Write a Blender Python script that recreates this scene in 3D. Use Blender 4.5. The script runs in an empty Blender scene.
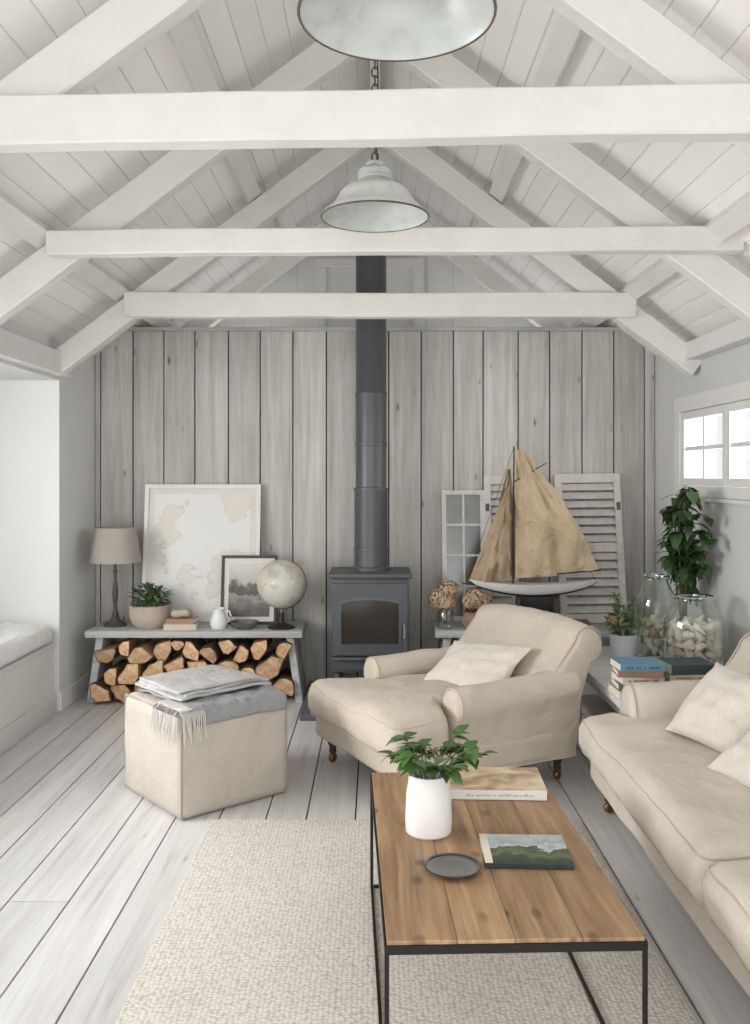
import bpy, bmesh, math, random
from mathutils import Vector, Matrix, Euler, noise
R = random.Random(7)
C = bpy.context.scene.collection
PI = math.pi

# ------------------------------------------------------------------ materials
def lin(c):
    o = []
    for v in c[:3]:
        v /= 255.0
        o.append(v/12.92 if v <= 0.04045 else ((v+0.055)/1.055)**2.4)
    return (o[0], o[1], o[2], 1.0)

def base_nodes(name):
    m = bpy.data.materials.new(name); m.use_nodes = True
    nt = m.node_tree; b = nt.nodes['Principled BSDF']
    return m, nt, b

def add_bump(nt, b, vec, scale, strength, dist=0.004, detail=3, distortion=0, prev=None):
    n = nt.nodes.new('ShaderNodeTexNoise'); n.inputs['Scale'].default_value = scale; n.inputs['Detail'].default_value = detail
    n.inputs['Distortion'].default_value = distortion
    nt.links.new(vec, n.inputs['Vector'])
    bp = nt.nodes.new('ShaderNodeBump'); bp.inputs['Strength'].default_value = strength; bp.inputs['Distance'].default_value = dist
    nt.links.new(n.outputs['Fac'], bp.inputs['Height'])
    if prev: nt.links.new(prev.outputs['Normal'], bp.inputs['Normal'])
    nt.links.new(bp.outputs['Normal'], b.inputs['Normal'])
    return bp

def ramp(nt, stops):
    r = nt.nodes.new('ShaderNodeValToRGB')
    el = r.color_ramp.elements
    while len(el) < len(stops): el.new(0.5)
    for e, (p, c) in zip(el, stops):
        e.position = p; e.color = lin(c)
    return r

def value_var(nt, fac, var, island):
    m1 = nt.nodes.new('ShaderNodeMath'); m1.operation = 'MULTIPLY_ADD'
    m1.inputs[1].default_value = 2*var; m1.inputs[2].default_value = 1-var-island
    if fac is not None: nt.links.new(fac, m1.inputs[0])
    else: m1.inputs[0].default_value = .5
    g = nt.nodes.new('ShaderNodeNewGeometry')
    m2 = nt.nodes.new('ShaderNodeMath'); m2.operation = 'MULTIPLY_ADD'
    m2.inputs[1].default_value = 2*island
    nt.links.new(g.outputs['Random Per Island'], m2.inputs[0]); nt.links.new(m1.outputs[0], m2.inputs[2])
    return m2.outputs[0], g

def mat(name, col, rough=.6, var=.05, scale=6, stretch=(1,1,1), bump=0, bscale=80, metal=0, island=0, bdist=.004, wrinkle=0, wscale=8, wdist=.03, fleck=0, fscale=140):
    m, nt, b = base_nodes(name)
    tc = nt.nodes.new('ShaderNodeTexCoord'); mp = nt.nodes.new('ShaderNodeMapping'); mp.inputs['Scale'].default_value = stretch
    nt.links.new(tc.outputs['Object'], mp.inputs['Vector'])
    n = nt.nodes.new('ShaderNodeTexNoise'); n.inputs['Scale'].default_value = scale; n.inputs['Detail'].default_value = 5
    nt.links.new(mp.outputs['Vector'], n.inputs['Vector'])
    v, g = value_var(nt, n.outputs['Fac'], var, island)
    if fleck:
        n3 = nt.nodes.new('ShaderNodeTexNoise'); n3.inputs['Scale'].default_value = fscale; n3.inputs['Detail'].default_value = 2
        nt.links.new(mp.outputs['Vector'], n3.inputs['Vector'])
        q = nt.nodes.new('ShaderNodeMath'); q.operation = 'MULTIPLY_ADD'; q.inputs[1].default_value = 2*fleck; q.inputs[2].default_value = -fleck
        nt.links.new(n3.outputs['Fac'], q.inputs[0])
        a_ = nt.nodes.new('ShaderNodeMath'); a_.operation = 'ADD'; nt.links.new(q.outputs[0], a_.inputs[0]); nt.links.new(v, a_.inputs[1]); v = a_.outputs[0]
    h = nt.nodes.new('ShaderNodeHueSaturation'); h.inputs['Color'].default_value = lin(col)
    nt.links.new(v, h.inputs['Value']); nt.links.new(h.outputs['Color'], b.inputs['Base Color'])
    b.inputs['Roughness'].default_value = rough; b.inputs['Metallic'].default_value = metal
    prev = None
    if wrinkle: prev = add_bump(nt, b, mp.outputs['Vector'], wscale, wrinkle, wdist, 4, 1.3)
    if bump: add_bump(nt, b, mp.outputs['Vector'], bscale, bump, bdist, prev=prev)
    return m

def wood(name, stops, stretch, scale=1.0, island=.1, rough=.6, bump=.3, blotch=.12, plane=None, kscale=(5,1.6), kr0=.1, kdark=.55, fine=(0,0,0), fine_amt=0):
    """stretched 4D noise grain, blotches, per-board variation, knots laid out in the board plane"""
    m, nt, b = base_nodes(name)
    tc = nt.nodes.new('ShaderNodeTexCoord'); mp = nt.nodes.new('ShaderNodeMapping'); mp.inputs['Scale'].default_value = stretch
    nt.links.new(tc.outputs['Object'], mp.inputs['Vector'])
    n = nt.nodes.new('ShaderNodeTexNoise'); n.noise_dimensions = '4D'
    n.inputs['Scale'].default_value = scale; n.inputs['Detail'].default_value = 10; n.inputs['Roughness'].default_value = .7; n.inputs['Distortion'].default_value = .5
    nt.links.new(mp.outputs['Vector'], n.inputs['Vector'])
    n2 = nt.nodes.new('ShaderNodeTexNoise'); n2.noise_dimensions = '4D'; n2.inputs['Scale'].default_value = 2.6; n2.inputs['Detail'].default_value = 6
    nt.links.new(tc.outputs['Object'], n2.inputs['Vector'])
    v, g = value_var(nt, n2.outputs['Fac'], blotch, island)
    w = nt.nodes.new('ShaderNodeMath'); w.operation = 'MULTIPLY'; w.inputs[1].default_value = 37.0
    nt.links.new(g.outputs['Random Per Island'], w.inputs[0])
    nt.links.new(w.outputs[0], n.inputs['W']); nt.links.new(w.outputs[0], n2.inputs['W'])
    if fine_amt:
        mf = nt.nodes.new('ShaderNodeMapping'); mf.inputs['Scale'].default_value = fine; nt.links.new(tc.outputs['Object'], mf.inputs['Vector'])
        nf = nt.nodes.new('ShaderNodeTexNoise'); nf.noise_dimensions = '4D'; nf.inputs['Scale'].default_value = 1; nf.inputs['Detail'].default_value = 6; nf.inputs['Roughness'].default_value = .75
        nt.links.new(mf.outputs['Vector'], nf.inputs['Vector']); nt.links.new(w.outputs[0], nf.inputs['W'])
        q = nt.nodes.new('ShaderNodeMath'); q.operation = 'MULTIPLY_ADD'; q.inputs[1].default_value = 2*fine_amt; q.inputs[2].default_value = -fine_amt
        nt.links.new(nf.outputs['Fac'], q.inputs[0])
        a_ = nt.nodes.new('ShaderNodeMath'); a_.operation = 'ADD'; nt.links.new(q.outputs[0], a_.inputs[0]); nt.links.new(v, a_.inputs[1]); v = a_.outputs[0]
    rp = ramp(nt, stops); nt.links.new(n.outputs['Fac'], rp.inputs['Fac'])
    h = nt.nodes.new('ShaderNodeHueSaturation'); nt.links.new(rp.outputs['Color'], h.inputs['Color']); nt.links.new(v, h.inputs['Value'])
    col = h.outputs['Color']
    if plane:
        sp = nt.nodes.new('ShaderNodeSeparateXYZ'); nt.links.new(tc.outputs['Object'], sp.inputs[0])
        cb = nt.nodes.new('ShaderNodeCombineXYZ')
        for i, ax in enumerate(plane):
            q = nt.nodes.new('ShaderNodeMath'); q.operation = 'MULTIPLY_ADD'; q.inputs[1].default_value = kscale[i]
            nt.links.new(sp.outputs[ax], q.inputs[0]); nt.links.new(w.outputs[0], q.inputs[2]); nt.links.new(q.outputs[0], cb.inputs[i])
        vo = nt.nodes.new('ShaderNodeTexVoronoi'); vo.voronoi_dimensions = '2D'; vo.inputs['Scale'].default_value = 1.0
        nt.links.new(cb.outputs[0], vo.inputs['Vector'])
        nd = nt.nodes.new('ShaderNodeMath'); nd.operation = 'MULTIPLY_ADD'; nd.inputs[1].default_value = .10
        nt.links.new(n.outputs['Fac'], nd.inputs[0]); nt.links.new(vo.outputs['Distance'], nd.inputs[2])
        k = int(255*kdark); o_ = .05
        kr = ramp(nt, [(o_,(k,k-5,k-10)),(o_+kr0*.5,(min(250,k+34),min(250,k+31),min(250,k+28))),(o_+kr0*1.1,(255,255,255))]); nt.links.new(nd.outputs[0], kr.inputs['Fac'])
        sc = nt.nodes.new('ShaderNodeSeparateColor'); nt.links.new(vo.outputs['Color'], sc.inputs[0])
        mx = nt.nodes.new('ShaderNodeMix'); mx.data_type = 'RGBA'; mx.blend_type = 'MULTIPLY'
        nt.links.new(sc.outputs[0], mx.inputs['Factor'])
        nt.links.new(col, mx.inputs['A']); nt.links.new(kr.outputs['Color'], mx.inputs['B']); col = mx.outputs['Result']
    nt.links.new(col, b.inputs['Base Color']); b.inputs['Roughness'].default_value = rough
    bp = nt.nodes.new('ShaderNodeBump'); bp.inputs['Strength'].default_value = bump; bp.inputs['Distance'].default_value = .004
    nt.links.new(n.outputs['Fac'], bp.inputs['Height']); nt.links.new(bp.outputs['Normal'], b.inputs['Normal'])
    return m

def picture(name, stops, scale=5, detail=6, rough=.4, stretch=(1,1,1), distortion=0):
    m, nt, b = base_nodes(name)
    tc = nt.nodes.new('ShaderNodeTexCoord'); mp = nt.nodes.new('ShaderNodeMapping'); mp.inputs['Scale'].default_value = stretch
    nt.links.new(tc.outputs['Object'], mp.inputs['Vector'])
    n = nt.nodes.new('ShaderNodeTexNoise'); n.inputs['Scale'].default_value = scale; n.inputs['Detail'].default_value = detail; n.inputs['Distortion'].default_value = distortion
    nt.links.new(mp.outputs['Vector'], n.inputs['Vector'])
    r = ramp(nt, stops); nt.links.new(n.outputs['Fac'], r.inputs['Fac'])
    nt.links.new(r.outputs['Color'], b.inputs['Base Color']); b.inputs['Roughness'].default_value = rough
    return m

def banded(name, axis, lo, hi, stops, nscale, namt, rough=.35):
    m, nt, b = base_nodes(name)
    tc = nt.nodes.new('ShaderNodeTexCoord'); sp = nt.nodes.new('ShaderNodeSeparateXYZ'); nt.links.new(tc.outputs['Object'], sp.inputs[0])
    mr = nt.nodes.new('ShaderNodeMapRange'); mr.inputs['From Min'].default_value = lo; mr.inputs['From Max'].default_value = hi
    nt.links.new(sp.outputs[axis], mr.inputs['Value'])
    n = nt.nodes.new('ShaderNodeTexNoise'); n.inputs['Scale'].default_value = nscale; n.inputs['Detail'].default_value = 7; nt.links.new(tc.outputs['Object'], n.inputs['Vector'])
    q = nt.nodes.new('ShaderNodeMath'); q.operation = 'MULTIPLY_ADD'; q.inputs[1].default_value = 2*namt; q.inputs[2].default_value = -namt
    nt.links.new(n.outputs['Fac'], q.inputs[0])
    a_ = nt.nodes.new('ShaderNodeMath'); a_.operation = 'ADD'; nt.links.new(mr.outputs[0], a_.inputs[0]); nt.links.new(q.outputs[0], a_.inputs[1])
    r = ramp(nt, stops); nt.links.new(a_.outputs[0], r.inputs['Fac']); nt.links.new(r.outputs['Color'], b.inputs['Base Color']); b.inputs['Roughness'].default_value = rough
    return m

def thin_glass(name, tint=(245,250,250), edge=.55, blend=.35, floor_=0.0):
    m, nt, b = base_nodes(name)
    out = nt.nodes['Material Output']; nt.nodes.remove(b)
    t = nt.nodes.new('ShaderNodeBsdfTransparent'); t.inputs['Color'].default_value = lin(tint)
    g = nt.nodes.new('ShaderNodeBsdfGlossy'); g.inputs['Roughness'].default_value = .05; g.inputs['Color'].default_value = (.9,.93,.93,1)
    lw = nt.nodes.new('ShaderNodeLayerWeight'); lw.inputs['Blend'].default_value = blend
    mu = nt.nodes.new('ShaderNodeMath'); mu.operation = 'MULTIPLY_ADD'; mu.inputs[1].default_value = edge; mu.inputs[2].default_value = floor_
    nt.links.new(lw.outputs['Facing'], mu.inputs[0])
    mx = nt.nodes.new('ShaderNodeMixShader'); nt.links.new(mu.outputs[0], mx.inputs['Fac'])
    nt.links.new(t.outputs[0], mx.inputs[1]); nt.links.new(g.outputs[0], mx.inputs[2]); nt.links.new(mx.outputs[0], out.inputs['Surface'])
    return m

def rug_mat():
    m, nt, b = base_nodes('woven_rug')
    tc = nt.nodes.new('ShaderNodeTexCoord'); mp = nt.nodes.new('ShaderNodeMapping'); mp.inputs['Scale'].default_value = (70, 112, 1)
    nt.links.new(tc.outputs['Object'], mp.inputs['Vector'])
    vo = nt.nodes.new('ShaderNodeTexVoronoi'); vo.inputs['Scale'].default_value = 1.0; vo.inputs['Randomness'].default_value = .5
    nt.links.new(mp.outputs['Vector'], vo.inputs['Vector'])
    r = ramp(nt, [(0,(222,218,211)), (.42,(210,205,197)), (.75,(176,170,161))])
    nt.links.new(vo.outputs['Distance'], r.inputs['Fac'])
    n = nt.nodes.new('ShaderNodeTexNoise'); n.inputs['Scale'].default_value = 6; n.inputs['Detail'].default_value = 5; nt.links.new(tc.outputs['Object'], n.inputs['Vector'])
    v, g = value_var(nt, n.outputs['Fac'], .06, 0)
    h = nt.nodes.new('ShaderNodeHueSaturation'); nt.links.new(r.outputs['Color'], h.inputs['Color']); nt.links.new(v, h.inputs['Value'])
    nt.links.new(h.outputs['Color'], b.inputs['Base Color']); b.inputs['Roughness'].default_value = .95
    bp = nt.nodes.new('ShaderNodeBump'); bp.invert = True; bp.inputs['Strength'].default_value = .5; bp.inputs['Distance'].default_value = .005
    nt.links.new(vo.outputs['Distance'], bp.inputs['Height']); nt.links.new(bp.outputs['Normal'], b.inputs['Normal'])
    return m

def ring_mat():
    m, nt, b = base_nodes('log_end')
    tc = nt.nodes.new('ShaderNodeTexCoord')
    n = nt.nodes.new('ShaderNodeTexNoise'); n.inputs['Scale'].default_value = 26; n.inputs['Detail'].default_value = 8; n.inputs['Distortion'].default_value = 1.0
    nt.links.new(tc.outputs['Object'], n.inputs['Vector'])
    r = ramp(nt, [(.3,(176,134,96)), (.5,(212,172,130)), (.7,(230,200,162))]); nt.links.new(n.outputs['Fac'], r.inputs['Fac'])
    oi = nt.nodes.new('ShaderNodeObjectInfo')
    ma = nt.nodes.new('ShaderNodeMath'); ma.operation = 'MULTIPLY_ADD'; ma.inputs[1].default_value = .48; ma.inputs[2].default_value = .66
    nt.links.new(oi.outputs['Random'], ma.inputs[0])
    h = nt.nodes.new('ShaderNodeHueSaturation'); nt.links.new(r.outputs['Color'], h.inputs['Color']); nt.links.new(ma.outputs[0], h.inputs['Value'])
    nt.links.new(h.outputs['Color'], b.inputs['Base Color']); b.inputs['Roughness'].default_value = .8
    return m

M = {}
M['white_wall'] = mat('white_plaster', (220,220,218), .8, .02, 3, bump=.08, bscale=30)
M['right_wall'] = mat('pale_grey_plaster', (212,212,210), .8, .03, 3, bump=.08, bscale=30)
M['white_paint'] = mat('white_painted_wood', (226,225,222), .55, .05, 5, (1,1,1), bump=.15, bscale=25)
M['beam'] = mat('painted_beam', (225,223,218), .65, .09, 5, (1,1,1), bump=.5, bscale=16, bdist=.006, fleck=.03, fscale=45)
M['ceil'] = mat('white_ceiling_board', (244,242,238), .65, .04, 3, (1,.2,1), island=.03)
M['gap'] = mat('dark_gap', (52,50,48), .9, .02)
M['ceilgap'] = mat('ceiling_gap', (216,213,208), .9, .02)
M['plank'] = wood('weathered_grey_plank', [(.25,(150,145,138)), (.42,(179,175,169)), (.56,(195,192,187)), (.78,(213,210,206))], (18,18,.9), 1.0, .14, .75, .5, .20, ('X','Z'), (4.7,1.7), .05, .56, (180,180,8), .22)
M['floor'] = wood('whitewashed_floorboard', [(.27,(164,162,159)), (.40,(199,197,195)), (.55,(212,211,209)), (.76,(225,224,223))], (26,1.1,26), 1.0, .06, .36, .4, .13, ('X','Y'), (5.2,1.0), .035, .74, (160,6,160), .13)
M['bench'] = wood('grey_bench_wood', [(.25,(140,138,136)), (.5,(180,180,179)), (.75,(204,204,203))], (2,18,18), 1.0, .05, .6, .3)
M['pale_table'] = wood('off_white_table_wood', [(.25,(180,178,174)), (.5,(208,206,203)), (.75,(222,221,218))], (2,18,18), 1.0, .04, .6, .3)
M['table_wood'] = wood('worn_pine_wood', [(.27,(92,70,50)), (.40,(140,110,80)), (.54,(167,134,100)), (.74,(194,165,129))], (26,1.5,26), 1.0, .14, .5, .4, .34, ('X','Y'), (7,4.2), .11, .36, (190,9,190), .30)
M['black_steel'] = mat('black_steel', (38,36,34), .5, .1, 10, metal=.6)
M['stove'] = mat('dark_grey_stove_iron', (86,88,91), .55, .06, 8, metal=.2, bump=.05, bscale=150)
M['pipe'] = mat('grey_flue_steel', (88,90,94), .42, .05, 6, metal=.3)
LK = dict(bump=.5, bscale=260, bdist=.003, fleck=.11, fscale=120)
M['linen'] = mat('oatmeal_linen', (199,188,173), .95, .09, 9, wrinkle=.48, wscale=5.5, **LK)
M['linen_sofa'] = mat('pale_oatmeal_linen', (204,195,183), .95, .08, 9, wrinkle=.40, wscale=5.5, **LK)
M['welt'] = mat('linen_welt', (192,181,166), .95, .05)
M['linen_pillow'] = mat('ivory_linen', (214,206,196), .95, .06, 9, wrinkle=.5, wscale=6, **LK)
M['linen_pouf'] = mat('natural_linen', (186,178,167), .95, .08, 12, wrinkle=.4, bump=.6, bscale=220, bdist=.003, wscale=6, fleck=.12, fscale=110)
M['seam'] = mat('linen_seam', (160,152,141), .95)
M['throw_light'] = mat('light_grey_knit', (184,182,180), .95, .12, 30, bump=.8, bscale=120, bdist=.006, wrinkle=.5, wscale=12, fleck=.10, fscale=110)
M['throw_dark'] = mat('slate_grey_wool', (148,149,151), .95, .12, 30, bump=.8, bscale=150, bdist=.005, wrinkle=.5, wscale=12, fleck=.10, fscale=110)
M['fringe'] = mat('pale_fringe', (206,202,196), .95)
M['dark_wood'] = mat('dark_turned_wood', (62,44,32), .45, .15, 8, (1,1,.3))
M['brass'] = mat('brass', (130,104,66), .45, .05, metal=.8)
M['rug'] = rug_mat()
M['hearth'] = mat('slate_hearth', (82,84,88), .7, .12, 6, bump=.3, bscale=18)
M['bark'] = mat('log_bark', (92,74,60), .9, .3, 12, bump=.9, bscale=40, bdist=.01)
M['split'] = mat('split_log_wood', (178,136,98), .85, .18, 10, (1,.15,1), bump=.4, bscale=25)
M['log_end'] = ring_mat()
M['shade'] = mat('taupe_linen_shade', (168,161,151), .9, .05, 8, bump=.3, bscale=300, bdist=.002)
M['bronze'] = mat('dark_bronze', (58,54,50), .45, .1, 10, metal=.5)
M['aged_brass'] = mat('aged_brass', (136,122,98), .45, .1, 10, metal=.7)
M['grey_stem'] = mat('grey_turned_wood', (78,74,70), .6, .1, 12)
M['stone'] = mat('beige_stoneware', (184,170,156), .85, .12, 9, bump=.5, bscale=35)
M['white_cer'] = mat('white_ceramic', (230,229,227), .35, .02)
M['pot_blue'] = mat('pale_blue_white_glaze', (212,218,222), .35, .04)
M['terra'] = mat('terracotta_brown', (150,118,102), .8, .1, 10)
M['leaf_dark'] = mat('dark_glossy_leaf', (56,82,47), .35, .25, 14, island=.32)
M['leaf_vase'] = mat('fresh_glossy_leaf', (76,110,55), .2, .25, 14, island=.34)
M['leaf_mid'] = mat('mid_green_leaf', (74,100,58), .4, .25, 14, island=.25)
M['leaf_pale'] = mat('pale_green_leaf', (118,142,98), .5, .2, 14, island=.18)
M['stem'] = mat('green_stem', (84,92,60), .6)
M['dried'] = mat('dried_hydrangea', (192,164,134), .9, .2, 25, island=.18)
M['frame_white'] = mat('white_frame', (226,224,218), .5, .04)
M['frame_aged'] = mat('chipped_white_paint', (208,204,198), .7, .22, 18, bump=.4, bscale=30, fleck=.08, fscale=60)
M['frame_dark'] = mat('dark_frame', (58,53,48), .5, .1)
M['map'] = picture('faded_sea_chart', [(.0,(225,225,223)), (.505,(224,223,220)), (.512,(204,198,187)), (.521,(220,215,206)), (1,(217,211,200))], 3.0, 12)
M['sepia'] = banded('old_photograph', 'Z', .06, .38, [(.0,(70,65,60)),(.22,(112,106,99)),(.34,(150,145,137)),(.42,(66,62,58)),(.56,(104,99,93)),(.62,(186,182,174)),(1,(208,205,198))], 17, .30, .3)
M['mount'] = mat('ivory_mount', (220,216,209), .8)
M['mirror'] = mat('old_mirror_glass', (118,120,118), .22, .22, 12, metal=.85)
M['globe'] = picture('faded_globe_map', [(.0,(198,198,187)), (.47,(201,201,190)), (.5,(182,177,160)), (.56,(200,195,178)), (1,(208,203,186))], 6, 9, .35)
M['pewter'] = mat('pewter', (140,140,136), .35, .16, 14, metal=.85)
M['pewter_pale'] = mat('pale_pewter', (158,158,153), .38, .18, 16, metal=.75)
M['pewter_rim'] = mat('dark_pewter_rim', (104,104,100), .35, .14, 16, metal=.8)
SK = dict(bump=.35, bscale=160, wrinkle=1.0, wscale=9, fleck=.09)
M['sail'] = mat('tan_sailcloth', (193,172,144), .95, .24, 7, **SK)
M['sail_dark'] = mat('darker_tan_sailcloth', (176,154,126), .95, .24, 7, **SK)  # darker tone that sets the jib apart from the mainsail
M['hull'] = mat('white_hull_paint', (214,212,206), .5, .06, 8)
M['hull_dark'] = mat('black_hull_paint', (40,40,42), .5)
M['rope'] = mat('dark_string', (90,76,58), .9)
M['glass'] = thin_glass('clear_glass', (246,250,248), .8, .52, .04)
M['rim_glass'] = thin_glass('rim_glass', (196,214,207), .9, .5, .3)
M['pane'] = thin_glass('window_pane', (250,252,252), .25)
M['stove_glass'] = mat('smoked_stove_glass', (58,53,49), .12, .3, 7)
M['shell'] = mat('white_seashell', (236,227,215), .6, .16, 40, island=.12, bump=.3, bscale=60)
M['shell_beige'] = mat('beige_seashell', (216,196,170), .6, .22, 40, island=.12, bump=.3, bscale=60)
M['enamel'] = picture('worn_white_enamel', [(.0,(88,80,73)), (.29,(124,114,105)), (.315,(198,198,194)), (.5,(214,215,212)), (1,(220,221,219))], 18, 6, .3)
M['enamel_in'] = picture('worn_enamel_inside', [(.0,(92,86,80)), (.31,(126,121,115)), (.335,(178,182,180)), (.5,(191,195,193)), (1,(198,203,201))], 15, 6, .35)
M['rust'] = mat('rusty_enamel_edge', (98,87,78), .75, .6, 40)
M['chain'] = mat('grey_iron_chain', (96,94,90), .5, .1, metal=.7)
M['bulb'] = mat('frosted_bulb', (222,221,214), .4)
M['paper'] = mat('book_pages', (222,214,198), .9, .1, 60, (1,1,12))
M['cushion_white'] = mat('white_fluffy_wool', (240,239,237), .95, .08, 40, bump=1.0, bscale=60, bdist=.012)
M['ink'] = mat('dark_ink', (70,66,64), .8)
M['cover_land'] = banded('landscape_cover', 'Y', -.095, .095, [(.0,(36,50,52)),(.22,(58,78,54)),(.36,(104,118,80)),(.5,(60,80,64)),(.57,(206,208,202)),(.68,(160,176,184)),(1,(204,208,206))], 24, .45)
M['cover_tan'] = picture('tan_photo_cover', [(.3,(140,114,86)), (.48,(184,158,124)), (.56,(206,184,152)), (.7,(222,208,182))], 11, 5, .3, (1,1.3,1), .6)
bookc = {}
def book_mat(c):
    if c not in bookc: bookc[c] = mat('book_cloth', c, .7, .06, 12)
    return bookc[c]

# ------------------------------------------------------------------ mesh helpers
def T(loc=(0,0,0), rot=(0,0,0), sc=(1,1,1)):
    return Matrix.LocRotScale(Vector(loc), Euler(rot), Vector(sc))

def put(bm, tmp, mtx=None, mi=0):
    for f in tmp.faces: f.material_index = mi
    if mtx is not None: tmp.transform(mtx)
    me = bpy.data.meshes.new('tmp'); tmp.to_mesh(me); tmp.free()
    bm.from_mesh(me); bpy.data.meshes.remove(me)

def NB(): return bmesh.new()

def box(sx, sy, sz, r=0.0, seg=2):
    b = NB(); bmesh.ops.create_cube(b, size=1.0, matrix=Matrix.Diagonal((sx,sy,sz,1)))
    if r > 0:
        bmesh.ops.bevel(b, geom=list(b.edges), offset=r, offset_type='OFFSET', segments=seg, profile=.5, affect='EDGES', clamp_overlap=True)
    return b

def bx(bm, x0,x1,y0,y1,z0,z1, r=0, mi=0, seg=2):
    put(bm, box(x1-x0,y1-y0,z1-z0,r,seg), T(((x0+x1)/2,(y0+y1)/2,(z0+z1)/2)), mi)

def bar(p0, p1, w, h, r=0, up=(0,0,1), seg=2):
    p0, p1 = Vector(p0), Vector(p1); d = p1-p0; L = d.length; d.normalize()
    s = d.cross(Vector(up)).normalized(); u = s.cross(d)
    b = box(L, w, h, r, seg)
    m = Matrix((d, s, u)).transposed().to_4x4(); m.translation = (p0+p1)/2
    b.transform(m); return b

def lathe(prof, seg=32, cap=True):
    b = NB(); rings = []
    for r, z in prof:
        if r < 1e-5: rings.append([b.verts.new((0,0,z))])
        else: rings.append([b.verts.new((r*math.cos(2*PI*i/seg), r*math.sin(2*PI*i/seg), z)) for i in range(seg)])
    for a, c in zip(rings, rings[1:]):
        for i in range(seg):
            j = (i+1) % seg
            if len(a) == 1 and len(c) == 1: continue
            if len(a) == 1: b.faces.new((a[0], c[j], c[i]))
            elif len(c) == 1: b.faces.new((a[i], a[j], c[0]))
            else: b.faces.new((a[i], a[j], c[j], c[i]))
    bmesh.ops.recalc_face_normals(b, faces=list(b.faces))
    return b

def tube(pts, rad, seg=8, closed=False):
    b = NB(); pts = [Vector(p) for p in pts]; rings = []
    n = len(pts)
    for i, p in enumerate(pts):
        if closed: d = (pts[(i+1)%n] - pts[i-1]).normalized()
        else: d = (pts[min(i+1,n-1)] - pts[max(i-1,0)]).normalized()
        a = Vector((0,0,1)) if abs(d.z) < .9 else Vector((1,0,0))
        s = d.cross(a).normalized(); u = s.cross(d)
        rr = rad[i] if isinstance(rad, (list,tuple)) else rad
        rings.append([b.verts.new(p + s*rr*math.cos(2*PI*k/seg) + u*rr*math.sin(2*PI*k/seg)) for k in range(seg)])
    pairs = list(zip(rings, rings[1:]))
    if closed: pairs.append((rings[-1], rings[0]))
    for a, c in pairs:
        for k in range(seg):
            j = (k+1) % seg; b.faces.new((a[k], a[j], c[j], c[k]))
    if not closed:
        b.faces.new(rings[0][::-1]); b.faces.new(rings[-1])
    bmesh.ops.recalc_face_normals(b, faces=list(b.faces))
    return b

def extr(prof, ts, ks, fn):
    b = NB(); cx = sum(p[0] for p in prof)/len(prof); cy = sum(p[1] for p in prof)/len(prof); rings = []
    for t, k in zip(ts, ks):
        rings.append([b.verts.new(fn(p[0]+(cx-p[0])*k, p[1]+(cy-p[1])*k, t)) for p in prof])
    n = len(prof)
    for a, c in zip(rings, rings[1:]):
        for i in range(n):
            j = (i+1) % n; b.faces.new((a[i], a[j], c[j], c[i]))
    b.faces.new(rings[0]); b.faces.new(rings[-1])
    bmesh.ops.recalc_face_normals(b, faces=list(b.faces))
    return b

def puff(sx, sy, sz, r, crown=0, m=8, k=4, flat_bottom=False):
    S = (sx,sy,sz); ax = []
    for s in S:
        h = s/2; rr = min(r, h); inn = h-rr
        l = [-h + rr*i/k for i in range(k)]
        l += [-inn + 2*inn*i/m for i in range(m)] if inn > 1e-6 else []
        l += [inn + rr*i/k for i in range(k+1)]
        ax.append(l)
    b = NB(); V = {}
    n = [len(a)-1 for a in ax]
    def vert(i,j,l):
        key = (i,j,l)
        if key in V: return V[key]
        p = Vector((ax[0][i], ax[1][j], ax[2][l]))
        c = Vector([max(-(S[q]/2-min(r,S[q]/2)), min(S[q]/2-min(r,S[q]/2), p[q])) for q in range(3)])
        q = p-c
        if q.length > 1e-9:
            rad = Vector([min(r, S[t]/2) for t in range(3)])
            q.normalize(); q = Vector([q[t]*rad[t] for t in range(3)])
        p = c+q
        if crown and not (flat_bottom and p.z < 0):
            fx = max(0, 1-(p.x/(sx/2))**2); fy = max(0, 1-(p.y/(sy/2))**2)
            p.z += (1 if p.z > 0 else -1)*crown*min(1, abs(p.z)/(sz/2))*fx**.6*fy**.6
        V[key] = b.verts.new(p); return V[key]
    def face(fix, val, a, c):
        for i in range(n[a]):
            for j in range(n[c]):
                q = []
                for di, dj in ((0,0),(1,0),(1,1),(0,1)):
                    t = [0,0,0]; t[fix] = val; t[a] = i+di; t[c] = j+dj; q.append(vert(*t))
                try: b.faces.new(q)
                except ValueError: pass
    for fix in range(3):
        a, c = [q for q in range(3) if q != fix]
        face(fix, 0, a, c); face(fix, n[fix], a, c)
    bmesh.ops.recalc_face_normals(b, faces=list(b.faces))
    return b

def pillow(w, h, t, n=24, seed=1, wr=.010):
    b = NB(); g = {}
    for s in (1,-1):
        for i in range(n+1):
            for j in range(n+1):
                u = -1+2*i/n; v = -1+2*j/n
                edge = i in (0,n) or j in (0,n)
                if s == -1 and edge: g[(s,i,j)] = g[(1,i,j)]; continue
                x = u*w/2*(1-.07*(1-v*v)*abs(u)**3 ); y = v*h/2*(1-.07*(1-u*u)*abs(v)**3)
                f = max(0,(1-abs(u)**2.4))*max(0,(1-abs(v)**2.4))
                z = s*t/2*f**.55
                z += .5*wr*noise.noise(Vector((u*2+seed,v*2,0)))
                if not edge: z += wr*noise.noise(Vector((u*2.4+seed*3,v*2.4,s)))*f**.3*2
                g[(s,i,j)] = b.verts.new((x,y,z))
        for i in range(n):
            for j in range(n):
                q = [g[(s,i,j)],g[(s,i+1,j)],g[(s,i+1,j+1)],g[(s,i,j+1)]]
                b.faces.new(q if s == 1 else q[::-1])
    return b

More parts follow.
